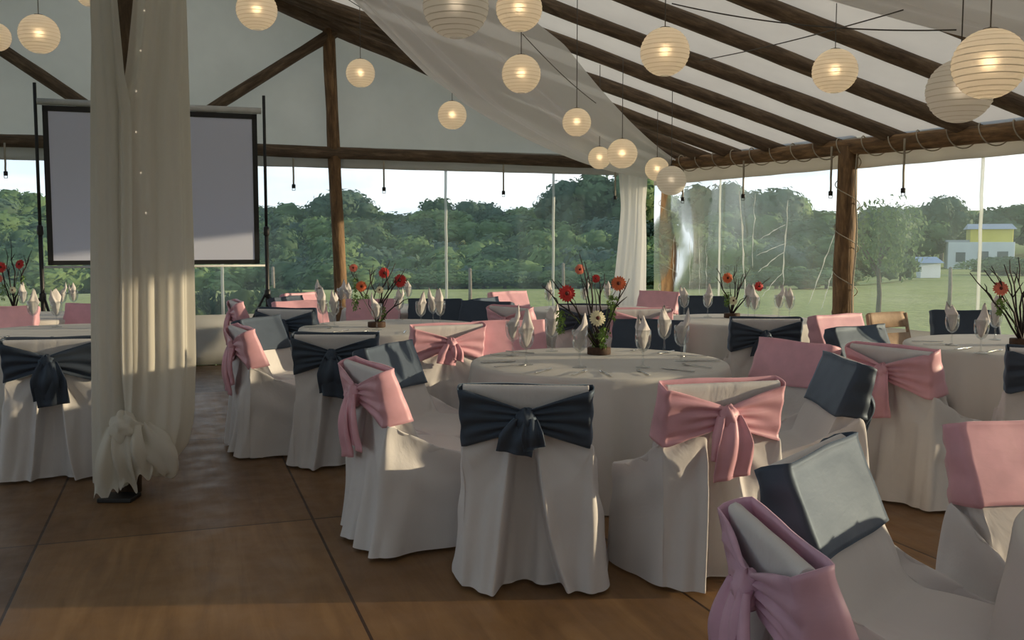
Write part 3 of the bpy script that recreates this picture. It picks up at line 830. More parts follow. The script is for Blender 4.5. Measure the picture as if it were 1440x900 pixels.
    for i in range(n):
        a, c = idx[i], idx[(i + 1) % n]; A_, B_ = nearest(i), nearest((i + 1) % n)
        A_, B_ = min(max(A_, base), base + m), min(max(B_, base), base + m)
        if A_ == B_: b.f.append((a, c, A_)); b.mi.append(0)
        else:
            b.f.append((a, c, B_)); b.mi.append(0)
            st = 1 if B_ > A_ else -1; q = A_
            while q != B_: b.f.append((a, q + st, q)); b.mi.append(0); q += st
    return b

def sash_parts(root, colour, seed, style, rim=False):
    """band round the backrest, gathered to a knot behind; knot and tails are pieces of the sash"""
    m = M[colour]; rnd = random.Random(seed * 7 + 1); ph = [rnd.uniform(0, 6.28) for _ in range(8)]
    kz = .755; kx = rnd.uniform(-.02, .02); R = 18
    b = MB(); g = []
    path = []
    hw = .268
    for i in range(29): path.append(('b', lerp(kx, hw, (i / 28))))
    for i in range(1, 6): path.append(('s', i / 5, 1))
    for i in range(1, 30): path.append(('f', lerp(hw, -hw, i / 29)))
    for i in range(1, 6): path.append(('s', 1 - i / 5, -1))
    for i in range(1, 29): path.append(('b', lerp(-hw, kx, i / 28)))
    for pi_, e in enumerate(path):
        row_ = []
        for r in range(R + 1):
            t = r / R
            if e[0] == 'b':
                w = min(1, abs(e[1] - kx) / (hw - .01)); ww = w ** .85
                lo = lerp(kz - .032, .630, ww); hi = lerp(kz + .036, .880, ww); z = lerp(lo, hi, t)
                pinch = (1 - w)
                y = back_y(z) - .010 - .020 * pinch - .013 * math.sin(t * math.pi * (7 + 2 * (seed % 2)) + ph[0] + w * 2) * (.2 + .8 * pinch) * min(1, w * 5) - .006 * math.sin(t * 17 + ph[1] + w * 5) * w
                x = e[1] * (1.02)
            elif e[0] == 's':
                lo, hi = lerp(.630, .650, e[1]), lerp(.880, .896 if rim else .912, e[1] ** .6); z = lerp(lo, hi, t)
                y = lerp(back_y(z) - .010, front_y(z) + .012, e[1]); x = e[2] * (half_w(z) + .014 + .006 * math.sin(math.pi * e[1]) + .003 * math.sin(t * 15 + ph[2]))
            else:
                lo, hi = .650 + .006 * math.sin(e[1] * 9 + ph[3]), (.896 if rim else .912) + .003 * math.sin(e[1] * 14 + ph[5]); z = lerp(lo, hi, t)
                y = front_y(z) + .012 + .003 * mnoise.noise(Vector((e[1] * 8, z * 12, ph[4]))); x = e[1] * 1.03
            row_.append((x, y, z))
        g.append(row_)
    b.grid(g)
    s = b.build('sash', m, root, solid=.005)
    if colour == 'navy': s['label'] = 'charcoal navy satin sash'
    else: s['label'] = 'pink satin sash' if colour == 'pink' else 'pink satin sash with bluish light in its colour'
    ky = back_y(kz) - .04
    kn = MB(); g = []
    for i in range(13):
        th = math.pi * i / 12; row_ = []
        for j in range(18):
            a = 2 * math.pi * j / 18; d = A3(math.sin(th) * math.cos(a), math.sin(th) * math.sin(a), -math.cos(th))
            q = 1 + .16 * math.sin(5 * a + 3 * d[2] + ph[5]) + .15 * mnoise.noise(Vector(d * 2 + ph[6])); row_.append((kx + d[0] * .042 * q, ky + d[1] * .036 * q, kz + d[2] * .050 * q))
        g.append(row_)
    kn.grid(g, close_v=True).build('knot', m, s)
    def tail(x0, w0, w1, z1, dx, dy, curl, ph_):
        t_ = MB(); g = []; nr, nc = 16, 10
        for i in range(nr + 1):
            t = i / nr; z = lerp(kz + .01, z1, t); w = lerp(w0, w1, min(1, t * 2.2) ** .8); row_ = []
            for j in range(nc + 1):
                q = j / nc * 2 - 1
                y = min(back_y(z) - .022, ky + .0) - dy * math.sin(math.pi * min(1, t * 1.1)) - .016 * math.sin(q * 5.5 + ph_ + t * 2) * (1 - .4 * t) - curl * t * t * .04 - .012
                row_.append((kx + x0 + dx * t + q * w / 2, y, z - .014 * q * t * (1 if ph_ > 3 else -1)))
            g.append(row_)
        t_.grid(g).build('tail', m, s, solid=.005)
    if style == 'short':            # small looped knot with one lit short end
        tail(-.02, .06, .15, .615, -.03, .02, .2, ph[0]); tail(.02, .05, .09, .64, .02, .035, .6, ph[1])
    elif style == 'loop':           # broad doubled end hanging from the knot
        tail(.02, .08, .19, .49, .02, .03, .3, ph[0]); tail(.0, .07, .16, .53, .0, .05, .1, ph[1])
    elif style == 'long':           # one long wide end
        tail(.01, .08, .165, .49, .0, .03, .2, ph[0]); tail(-.02, .06, .12, .56, -.01, .012, .1, ph[1])
    elif style == 'side':           # two long ends side by side
        tail(-.04, .08, .17, .43, -.04, .03, .2, ph[0]); tail(.03, .06, .13, .50, .02, .02, .1, ph[1])
    return s

def chair(bx, by, ang, colour, label, style='long', split=0.0, sz=1.0, seed=1):
    """bx, by: middle of the backrest's top edge; ang: the way it faces, 0 away from the camera, 90 right"""
    a = math.radians(ang); fx, fy = math.sin(a), math.cos(a)
    root = thing('banquet_chair', label, 'chair', (bx + fx * .345 * sz, by + fy * .345 * sz, 0), -a)
    root.scale = (sz, sz, sz)
    cover_mesh(seed, split).build('chair_cover', M['cover'], root, sub=1)
    sash_parts(root, colour, seed, style, style == 'short' and split > .9)
    for x, y in ((-.22, -.24), (.22, -.24), (-.22, .20), (.22, .20)):
        MB().tube([(x * 1.08, y * 1.08, 0), (x, y, .2), (x * .94, y * .94, .42)], [.018, .02, .024], 8).build('leg', M['plastic'], root)
    return root

CH = [
 # around the centre table
 (at_z(739, 541, .90)[0], at_z(739, 541, .90)[1], 5, 'navy', 'covered chair with charcoal sash, back to the camera, in front of the centre table', 'short', 1.0),
 (.915, 4.10, -15, 'pink', 'covered chair with pink sash tied in a long bow, right of the front charcoal-sashed chair', 'long', .6),
 (-.735, 4.70, 62, 'pink', 'covered chair with pink sash turned sideways, left of the front charcoal-sashed chair', 'side', 0),
 (-.745, 5.62, 112, 'navy', 'covered chair with sunlit slate sash front, just behind the sideways pink-sashed chair', 'loop', 0),
 (-.05, 7.22, 164, 'pink', 'covered chair with plain pink front facing the camera, behind the left of the centre table', 'long', 0),
 (1.08, 7.45, 197, 'navy', 'covered chair with dark sash front behind the goblets at the back of the centre table', 'loop', 0),
 (1.66, 5.82, 240, 'pink', 'covered chair with wide dusky pink front at the right of the centre table', 'long', 0),
 (1.76, 4.98, 271, 'navy', 'edge-on chair with charcoal sash and bow on its right side, beside the centre table', 'loop', 0),
 # the table by the gable post
 (-1.185, 6.28, 2, 'navy', 'covered chair with big charcoal bow, back to the camera, at the gable-post table', 'loop', .4),
 (-1.93, 6.78, 62, 'pink', 'covered chair with pink sash on its left side, standing left of the gable-post table', 'side', 0),
 (-2.02, 7.50, 108, 'navy', 'covered chair with slate blue sash front, half behind the left-turned pink-sashed chair', 'loop', 0),
 (-.37, 6.98, -24, 'pink', 'covered chair with gathered pink sash, back to the camera, right of the gable-post table', 'short', 0),
 (-1.98, 8.68, 12, 'navy', 'covered chair with dark gathered sash behind the left end of the gable-post table', 'short', 0),
 (-2.0, 9.75, 145, 'pink', 'covered chair showing a pink strip behind the gable-post table, left of two', 'long', 0),
 (-1.40, 10.1, 176, 'pink', 'covered chair showing a pink strip behind the gable-post table, right of two', 'long', 0),
 (-.95, 10.2, 184, 'navy', 'chair showing a dark strip behind the three right goblets of the gable-post table', 'loop', 0),
 (-.46, 9.72, 206, 'navy', 'chair with dark sash at the far right corner of the gable-post table', 'loop', 0),
 # far back tables
 (-2.72, 9.95, 66, 'pink', 'small far covered chair with pink sash beside the screen stand leg', 'side', 0),
 (-2.62, 10.55, 110, 'navy', 'far covered chair with slate blue sash front beside the screen stand', 'loop', 0),
 (-2.5, 11.4, 125, 'pink', 'farthest covered chair with pink front left of the gable post', 'long', 0),
 (-.33, 10.35, 118, 'navy', 'far covered chair with dark side edge between the two far tables', 'loop', 0),
 (-.12, 9.2, 48, 'pink', 'far covered chair with bright pink bow between the two far tables', 'long', 0),
 (.08, 11.65, 140, 'pink', 'far covered chair with pale sunlit pink front below the first window seam', 'long', 0),
 (.66, 9.1, 8, 'navy', 'far covered chair with dark bow behind the red flower of the centre table', 'short', 0),
 (1.15, 8.8, -12, 'pink', 'far covered chair with pink sash below the hanging corner drape', 'short', 0),
 (1.72, 11.7, 222, 'pink', 'far covered chair with lilac pink front at the foot of the corner drape', 'long', 0),
 # right hand tables
 (2.03, 7.6, 2, 'navy', 'covered chair with gathered dark sash in front of the corner-post table', 'short', 0),
 (2.17, 10.75, 182, 'navy', 'covered chair behind the corner-post table, dark sash just showing', 'loop', 0),
 (2.19, 5.50, 58, 'pink', 'covered chair with pink sash and broad hanging tail, facing the right-edge table', 'long', 0),
 (2.52, 6.88, 148, 'navy', 'covered chair with dark side and pale sunlit front below the thick log post', 'loop', 0),
 (2.86, 7.85, 150, 'pink', 'covered chair with pale pink top edge at the foot of the thick log post', 'long', 0),
 (3.98, 8.25, 186, 'navy', 'covered chair with plain dark sash front behind the right-edge table', 'loop', 0),
 (3.13, 5.40, 22, 'navy', 'covered chair with dark sash cut by the right edge in front of the right-edge table', 'loop', 0),
 # left hand tables
 (at_z(70, 477, .90)[0], at_z(70, 477, .90)[1], -12, 'navy', 'chair with charcoal sash and hanging loop, back turned, left of the draped pole', 'loop', .5),
 (-4.72, 9.05, 172, 'pink', 'covered chair with pink front between the two left tables, left of two', 'long', 0),
 (-4.22, 9.2, 184, 'pink', 'covered chair with dusky pink front between the two left tables, beside the draped pole', 'long', 0),
 # near the camera
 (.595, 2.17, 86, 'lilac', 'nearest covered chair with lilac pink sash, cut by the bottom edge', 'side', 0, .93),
 (.875, 2.76, 128, 'navy', 'covered chair with wide sunlit slate sash on its leaning back, beside the nearest chair', 'loop', 0),
 (1.74, 3.20, 166, 'pink', 'covered chair with wide pink band facing the camera, behind the bottom right table', 'long', 0),
]
# chairs stand clear of one another and of the cloths
FIXED = {0: .3, 1: .3, 2: .3, 3: .5, 6: .3, 12: .4, 8: .3, 9: .4, 28: .4, 33: .3, 36: .05, 37: .04, 38: .04}
CPOS = []
for c_ in CH:
    a_ = math.radians(c_[2]); CPOS.append([c_[0] + math.sin(a_) * .30, c_[1] + math.cos(a_) * .30])
HOME = [tuple(p) for p in CPOS]
for it in range(200):
    for i in range(len(CH)):
        mx_ = my_ = 0.0; wi = FIXED.get(i, 1.0)
        for j in range(len(CH)):
            if j == i: continue
            dx, dy = CPOS[i][0] - CPOS[j][0], CPOS[i][1] - CPOS[j][1]; d_ = math.hypot(dx, dy)
            if 1e-6 < d_ < .70: k_ = (.70 - d_) * .25 * wi / d_; mx_ += dx * k_; my_ += dy * k_
        for (tx, ty, tr) in (T1, T2, T3, T3B, T4, T5, T6, T7, T8):
            dx, dy = CPOS[i][0] - tx, CPOS[i][1] - ty; d_ = math.hypot(dx, dy)
            if d_ < tr + .38: k_ = (tr + .38 - d_) * .35 * max(wi, .4 if i < 36 else 0) / d_; mx_ += dx * k_; my_ += dy * k_
        hx_, hy_ = HOME[i][0] - CPOS[i][0], HOME[i][1] - CPOS[i][1]; hk = .06 if wi == 1 else .25
        CPOS[i][0] += mx_ + hx_ * hk; CPOS[i][1] += my_ + hy_ * hk
for i, args in enumerate(CH):
    args = (args[0] + CPOS[i][0] - HOME[i][0], args[1] + CPOS[i][1] - HOME[i][1]) + tuple(args[2:])
    chair(*args, seed=11 + i)

# an uncovered tan chair by the right-hand table
tc = thing('wooden_chair', 'bare tan chair without a cover behind the right-edge table', 'chair', (3.42, 7.98, 0), -math.radians(152))
MB().grid([[(x * .24, -.22 - .30 * (z - .45) - .02 * (1 - x * x), z) for x in np.linspace(-1, 1, 9)] for z in (.50, .6, .72)]).build('backrest', M['kraft'], tc, solid=.02)
MB().grid([[(x * (.24 - .01 * q), -.22 - .30 * (z - .45) - .02 * (1 - x * x), z) for x in np.linspace(-1, 1, 9)] for q, z in ((0, .77), (1, .87), (2, .90))]).build('top_rail', M['kraft'], tc, solid=.022)
for sg in (-1, 1):
    MB().tube([(sg * .235, -.235, .43), (sg * .24, -.30, .66), (sg * .235, -.345, .89)], .016, 8).build('back_post', M['kraft'], tc)
    for y in (-.2, .2): MB().tube([(sg * .24, y * 1.1, 0), (sg * .22, y, .44)], .018, 8).build('leg', M['kraft'], tc)
MB().box((0, .0, .445), (.46, .44, .03), bev=.01).build('seat', M['kraft'], tc)

# ------------------------------------------------------------------ things on the tables
ORD = ['first', 'second', 'third', 'fourth', 'fifth', 'sixth', 'seventh', 'eighth']
GL0 = thing('goblet', 'x', 'glass')
MB().lathe([(.036, 0), (.036, .003), (.012, .008), (.005, .016), (.0045, .075), (.007, .088)], 18).build('stem', M['glass'], GL0)
MB().lathe([(.007, .085), (.022, .095), (.034, .115), (.040, .145), (.041, .175), (.038, .205), (.0365, .206), (.0395, .175), (.0385, .146), (.032, .117), (.020, .098), (.004, .09)], 20).build('bowl', M['glass'], GL0)
def napkin_mesh(seed):
    rnd = random.Random(seed); b = MB(); g = []; p0 = rnd.uniform(0, 6.28); two = seed % 3; hh = rnd.uniform(.285, .325)
    n = 26
    for i in range(15):
        t = i / 14; rowp = []
        for j in range(n):
            a = 2 * math.pi * j / n
            if two == 0: pk = max(0, math.cos(a - p0)) ** 2
            elif two == 1: pk = .5 + .5 * math.cos(2 * (a - p0))
            else: pk = .8 * max(0, math.cos(a - p0)) ** 3 + .55 * max(0, math.cos(a - p0 - 2.4)) ** 3
            zt_ = lerp(hh - .085, hh, pk); z = lerp(.100, zt_, t)
            r = pl(t, [0, .12, .35, .5, .72, 1], [.006, .018, .031, .034, .046, .024]) * (1 + .10 * math.sin(3 * a + p0 + 3 * t) + .06 * math.sin(7 * a + p0))
            lean = .018 * t * t
            rowp.append((r * math.cos(a) + lean * math.cos(p0), r * .8 * math.sin(a) + lean * math.sin(p0), z))
        g.append(rowp)
    b.grid(g, close_v=True); o = len(b.v) - n; b.f.append(tuple(o + j for j in range(n))); b.mi.append(0)
    b.f.append(tuple(range(n - 1, -1, -1))); b.mi.append(0)
    return b
NAPS = []
for i in range(6):
    o = napkin_mesh(i).build('napkin', M['napkin']); NAPS.append([o, 0])
first_g = [True]; cnt = [0]
def goblets(where, uvs, zt_=TOP):
    for i, (u, v) in enumerate(uvs):
        p = at_z(u, v, zt_)
        o = GL0 if first_g[0] else copy_tree(GL0); first_g[0] = False
        o.location = (p[0], p[1], zt_ + .001); o.rotation_euler = (0, 0, i * 1.3); o.scale = (1.2, 1.2, 1.1)
        tag(o, 'goblet with napkin, %s from the left on the %s' % (ORD[i], where), 'glass', 'goblets on the ' + where)
        pr = NAPS[cnt[0] % 6]; nk = pr[0] if pr[1] == 0 else copy_tree(pr[0]); pr[1] += 1; cnt[0] += 1
        nk.scale = (1.08, 1.08, 1.08); nk.location = (p[0], p[1], zt_ + .001); nk.rotation_euler = (0, 0, (i * 2.1 + cnt[0]) % 6.28)
        tag(nk, 'napkin in the %s goblet from left on the %s' % (ORD[i], where), 'napkin', 'napkins on the ' + where)
goblets('centre table', [(721, 500), (740, 513), (776, 494), (815, 517), (904, 517), (934, 496), (958, 508)])
goblets('gable-post table', [(454, 457), (470, 459), (530, 464), (561, 450), (592, 460), (609, 455), (619, 459)])
goblets('far table behind the gable-post table', [(449, 433), (480, 433), (490, 436), (574, 430)])
goblets('left table behind the draped pole', [(47, 459), (80, 460)])
goblets('far left table', [(33, 440), (88, 439), (104, 437)])
goblets('corner-post table', [(962, 446), (995, 446), (1052, 447), (1061, 451), (1095, 447), (1110, 449)])
goblets('right-edge table', [(1338, 486), (1379, 497), (1399, 478)])
goblets('far table by the corner drape', [(772, 436), (822, 434), (855, 433)])

# cutlery
KN = MB(); 
KN.grid([[(x * w, y, .003 + .002 * (1 - abs(x))) for x in (-1, 0, 1)] for y, w in ((-.11, .006), (-.10, .009), (-.02, .007), (.0, .006), (.02, .010), (.08, .011), (.11, .006), (.118, .001))])
knife0 = KN.build('table_knife', M['steel'], solid=.003)
FK = MB()
FK.grid([[(x * w, y, z + .002 * (1 - abs(x))) for x in (-1, 0, 1)] for y, w, z in ((-.10, .006, .003), (-.09, .008, .003), (-.0, .005, .005), (.03, .004, .007), (.045, .011, .005), (.06, .012, .004))])
for k in range(4): FK.tube([((k - 1.5) * .0066, .058, .005), ((k - 1.5) * .0066, .08, .004), ((k - 1.5) * .006, .10, .008)], [.0022, .002, .001], 5)
fork0 = FK.build('table_fork', M['steel'], solid=.002)
kf = [True]
def cutlery(where, T, angs):
    for i, dg in enumerate(angs):
        a = math.radians(dg); cx, cy, r = T
        for kind, o0, off in (('knife', knife0, .11), ('fork', fork0, -.11)):
            o = o0 if kf[0] or (kind == 'fork' and kf[0] is not False and False) else o0.copy()
            if o is not o0: COL.objects.link(o)
            rr = r - .17; x, y = cx + rr * math.sin(a) + off * math.cos(a), cy + rr * math.cos(a) - off * math.sin(a)
            o.location = (x, y, TOP + .002); o.rotation_euler = (0, 0, -a + math.pi + .05 * math.sin(dg))
            tag(o, 'steel %s, %s place setting clockwise on the %s' % (kind, ORD[i], where), kind, 'cutlery on the ' + where)
        kf[0] = False
cutlery('centre table', T1, [40, 85, 130, 172, 205, 250, 300])
cutlery('gable-post table', T2, [100, 140, 175, 205, 250])
cutlery('left table behind the draped pole', T3, [100, 145, 180, 215])
cutlery('right-edge table', T5, [150, 190, 235, 275])
cutlery('bottom right table', T6, [318])

# centrepieces
def petal_flower(c, r, m, facing, parent, label, layers=3, n=18, seed=0):
    rnd = random.Random(seed); b = MB(); nrm = unit(facing); ref = A3(0, 0, 1) if abs(nrm[2]) < .9 else A3(1, 0, 0)
    ux = unit(np.cross(ref, nrm)); uy = np.cross(nrm, ux); c = np.array(c, float)
    for l in range(layers):
        R = r * (1 - .22 * l)
        for k in range(n):
            a = 2 * math.pi * (k + .5 * l) / n + rnd.uniform(-.06, .06); d = ux * math.cos(a) + uy * math.sin(a); w = np.cross(nrm, d) * (R * 3.0 / n)
            lift = .12 * R + l * r * .12
            g = [[c + d * q * R + w * ww * s + nrm * (lift * (math.sin(q * 2.4)) + .02 * R * abs(s) - .25 * R * (q > .9) * .3) for s in (-1, 0, 1)] for q, ww in ((.12, .25), (.45, .8), (.8, .85), (1.0, .25))]
            b.grid(g)
    fl_ = b.build('flower', m, parent); fl_['label'] = label
    MB().ball(tuple(c + nrm * r * .28), r * .22, 10, 6).build('flower_eye', M['eye_dark'], fl_)
    return fl_
def centrepiece(where, u, v, flowers, twigs, ferns, seed, lab, scale=1.0):
    rnd = random.Random(seed); p = at_z(u, v, TOP); D = p[1]
    root = thing('flower_centrepiece', lab, 'centrepiece', (p[0], p[1], TOP + .001))
    br_ = .078 * scale
    b = MB(); n = 28; g = []
    for rr, z in ((.0, 0), (br_ * .97, 0), (br_, .006), (br_, .040), (br_ * .97, .046), (0, .046)):
        g.append([(rr * (1 + .04 * math.sin(5 * 2 * math.pi * j / n + seed) + .02 * math.sin(13 * 2 * math.pi * j / n)) * math.cos(2 * math.pi * j / n), rr * (1 + .04 * math.sin(5 * 2 * math.pi * j / n + seed)) * math.sin(2 * math.pi * j / n), z) for j in range(n)])
    b.grid(g, close_v=True).build('wood_slice', M['bark_slice'], root)
    def rel(u_, v_, dy=0.0): q = at_y(u_, v_, D + dy); return A3(q[0] - p[0], q[1] - p[1], q[2] - TOP)
    def branch(tgt, r0, kinks=5, sd=0):
        rn = random.Random(sd); s = A3(rn.uniform(-.01, .01), rn.uniform(-.01, .01), .03); pts = []
        for i in range(kinks + 1):
            t = i / kinks; q = lerp(s, tgt, t); q = q + A3(rn.uniform(-1, 1), rn.uniform(-1, 1), rn.uniform(-.4, 1) ) * .022 * math.sin(math.pi * t) + A3(0, 0, .03 * math.sin(math.pi * t)); pts.append(q)
        MB().tube(pts, [lerp(r0, r0 * .35, i / kinks) for i in range(kinks + 1)], 6, wob=.3, seed=sd).build('branch', M['twig'], root)
        return pts
    for i, (a, bb, dy) in enumerate(twigs):
        t = rel(a, bb, dy); pts = branch(t, .0085, 6, seed * 20 + i)
        for k in range(2):
            q = pts[rnd.choice((3, 4))]; e = q + unit(t - pts[2]) * .07 + A3(rnd.uniform(-.06, .06), rnd.uniform(-.05, .05), rnd.uniform(.0, .06))
            MB().tube([q, lerp(q, e, .5) + A3(.006, 0, .008), e], [.005, .004, .002], 5).build('branch', M['twig'], root)
    for i, (a, bb, dy, r, colr, ln) in enumerate(flowers):
        c = rel(a, bb, dy)
        face = unit(A3(rnd.uniform(-.3, .3), -1, rnd.uniform(-.05, .4)))
        petal_flower(c, r, M[colr], face, root, ln, seed=seed + i)
        branch(c - face * .005, .005, 5, seed * 31 + i)
    for i, (a, bb, dy, ln) in enumerate(ferns):
        c = rel(a, bb, dy); b = MB(); V, Fc = [], []
        st = A3(c[0], c[1], c[2] + ln * .5)
        for k in range(150):
            t = rnd.random(); q = st + A3(rnd.gauss(0, .020) * (1 - .5 * t), rnd.gauss(0, .02), -ln * t); d = unit([rnd.gauss(0, 1), rnd.gauss(0, 1), -1.2]); w = unit(np.cross(d, A3(rnd.random(), rnd.random(), .2))); s = rnd.uniform(.010, .020); o = len(V)
            V += [q, q + d * s * .6 + w * s * .35, q + d * s * 1.5, q + d * s * .6 - w * s * .35]; Fc.append((o, o + 1, o + 2, o + 3))
        b.add(V, Fc); b.tube([A3(0, 0, .03), lerp(A3(0, 0, .03), st, .6) + A3(0, 0, .05), st, st - A3(0, 0, ln)], [.002, .002, .002, .001], 5)
        b.build('foliage', M['fern'], root)
    return root
centrepiece('T1', 842, 498, [(797, 413, -.03, .058, 'red', 'deep red gerbera'), (870, 399, .02, .052, 'orange', 'orange gerbera'), (815, 379, .05, .036, 'coral', 'coral red flower'), (838, 392, .06, .030, 'red', 'small red flower'), (840, 448, -.06, .055, 'cream', 'cream gerbera')],
            [(762, 402, 0), (776, 393, .05), (815, 358, .02), (822, 368, -.03), (885, 392, .0), (850, 385, .06)], [(789, 452, -.03, .15), (862, 432, 0, .17), (848, 474, -.05, .13), (838, 476, .03, .10)], 3,
            'tall dark branch with deep red and orange gerberas on the centre table')
centrepiece('T2', 530, 460, [(540, 384, .05, .050, 'red', 'red flower'), (563, 395, 0, .062, 'red', 'large red gerbera'), (508, 403, .0, .05, 'orange', 'orange gerbera'), (534, 408, -.03, .035, 'cream', 'cream flower')],
            [(520, 378, 0), (556, 370, .05), (570, 378, -.03), (548, 368, .0), (575, 420, .02)], [(500, 425, 0, .14), (538, 440, 0, .12)], 5, 'dark branch with two red flowers on the table by the gable post')
centrepiece('T8', 513, 433, [(497, 377, 0, .05, 'coral', 'coral flower')], [(490, 372, 0), (525, 372, 0)], [(499, 400, 0, .16), (515, 420, 0, .1)], 6, 'small coral flower arrangement on the far table beside the gable post')
centrepiece('T3B', 20, 439, [(2, 376, 0, .06, 'red', 'red flower at the left'), (28, 372, .02, .055, 'red', 'red flower at the right'), (0, 392, 0, .04, 'coral', 'coral flower'), (18, 408, -.03, .04, 'cream', 'cream flower')],
            [(15, 338, 0), (45, 352, .02), (8, 350, .04), (42, 358, -.04), (-14, 345, 0)], [(32, 400, 0, .2), (4, 410, 0, .18)], 7, 'dark branch with red flowers on the far left table')
centrepiece('T4', 1029, 447, [(1023, 391, 0, .055, 'orange', 'orange gerbera'), (1067, 403, 0, .05, 'red', 'red gerbera'), (1031, 423, -.02, .045, 'cream', 'cream flower')],
            [(1008, 378, 0), (1036, 372, .03), (1055, 378, 0), (1084, 390, .0), (1046, 385, -.03)], [(1022, 420, 0, .14)], 8, 'dark branch with one orange and one red flower on the corner-post table')
centrepiece('T5', 1436, 485, [(1407, 406, 0, .055, 'coral', 'coral red gerbera')], [(1364, 384, 0), (1394, 374, 0), (1384, 380, .05), (1420, 366, .03), (1432, 362, -.03), (1446, 368, .02), (1412, 372, .06), (1460, 380, 0)], [(1406, 430, 0, .12)], 9, 'spreading dark branches with one coral flower on the right-edge table')

# ------------------------------------------------------------------ projection screen on two stands
SL, SR = at_y(59, 150, 10.42), at_y(361, 162, 11.15)
sd = unit((SR - SL) * A3(1, 1, 0)); Wd = float(np.linalg.norm((SR - SL)[:2])); sn = A3(sd[1], -sd[0], 0)
if sn[1] > 0: sn = -sn
z_hi, z_lo = 2.98, 1.26
scr = thing('projection_screen', 'white projection screen with a black border hung between two stands', 'screen', (SL[0], SL[1], z_lo), math.atan2(sd[1], sd[0]))
Hs = z_hi - z_lo
MB().box((Wd / 2, 0, Hs / 2), (Wd - .10, .006, Hs - .08)).build('screen_cloth', M['screen'], scr, smooth=False)
for c, s_, nm in (((Wd / 2, -.002, Hs - .03), (Wd, .012, .06), 'border'), ((Wd / 2, -.002, .025), (Wd, .012, .05), 'border'), ((.028, -.002, Hs / 2), (.056, .012, Hs), 'border'), ((Wd - .028, -.002, Hs / 2), (.056, .012, Hs), 'border')):
    MB().box(c, s_).build(nm, M['black'], scr, smooth=False)['label'] = 'black border strip'
MB().tube([(-.05, .01, Hs + .04), (Wd + .05, .01, Hs + .04)], .036, 12).build('casing', M['screen_case'], scr)
MB().tube([(-.04, .005, -.02), (Wd + .06, .005, -.02)], .013, 10).build('bottom_bar', M['screen_case'], scr)
def stand(x, y, ztop, rot, lab):
    st = thing('tripod_stand', lab, 'stand', (x, y, 0), rot)
    MB().tube([(0, 0, .12), (0, 0, 1.65)], .024, 10).build('lower_pole', M['black'], st)
    MB().tube([(0, 0, 1.6), (0, 0, ztop)], .018, 10).build('upper_pole', M['black'], st)
    MB().lathe([(.02, 1.58), (.034, 1.60), (.034, 1.68), (.02, 1.70)], 12).tube([(0, .03, 1.64), (0, .07, 1.64)], .009, 6).build('clamp', M['black'], st)
    MB().lathe([(.025, .86), (.036, .87), (.036, .95), (.025, .96)], 12).build('collar', M['black'], st)
    for k in range(3):
        a = k * 2.094 + math.pi; lg = MB().tube([(.03 * math.cos(a), .03 * math.sin(a), .90), (.48 * math.cos(a), .48 * math.sin(a), .02)], .014, 8).build('leg', M['black'], st)
        MB().ball((.49 * math.cos(a), .49 * math.sin(a), .022), .024, 8, 6).build('rubber_foot', M['black'], lg)
        MB().tube([(.0, .0, .30), (.29 * math.cos(a), .29 * math.sin(a), .36)], .008, 6).build('brace', M['black'], st)
    return st
stand(SL[0] - sd[0] * .07 - sn[0] * .04, SL[1] - sd[1] * .07 - sn[1] * .04, 3.22, .5, 'black tripod stand holding the left end of the screen')
stand(SR[0] + sd[0] * .085 - sn[0] * .04, SR[1] + sd[1] * .085 - sn[1] * .04, 3.20, .18, 'black tripod stand holding the right end of the screen')

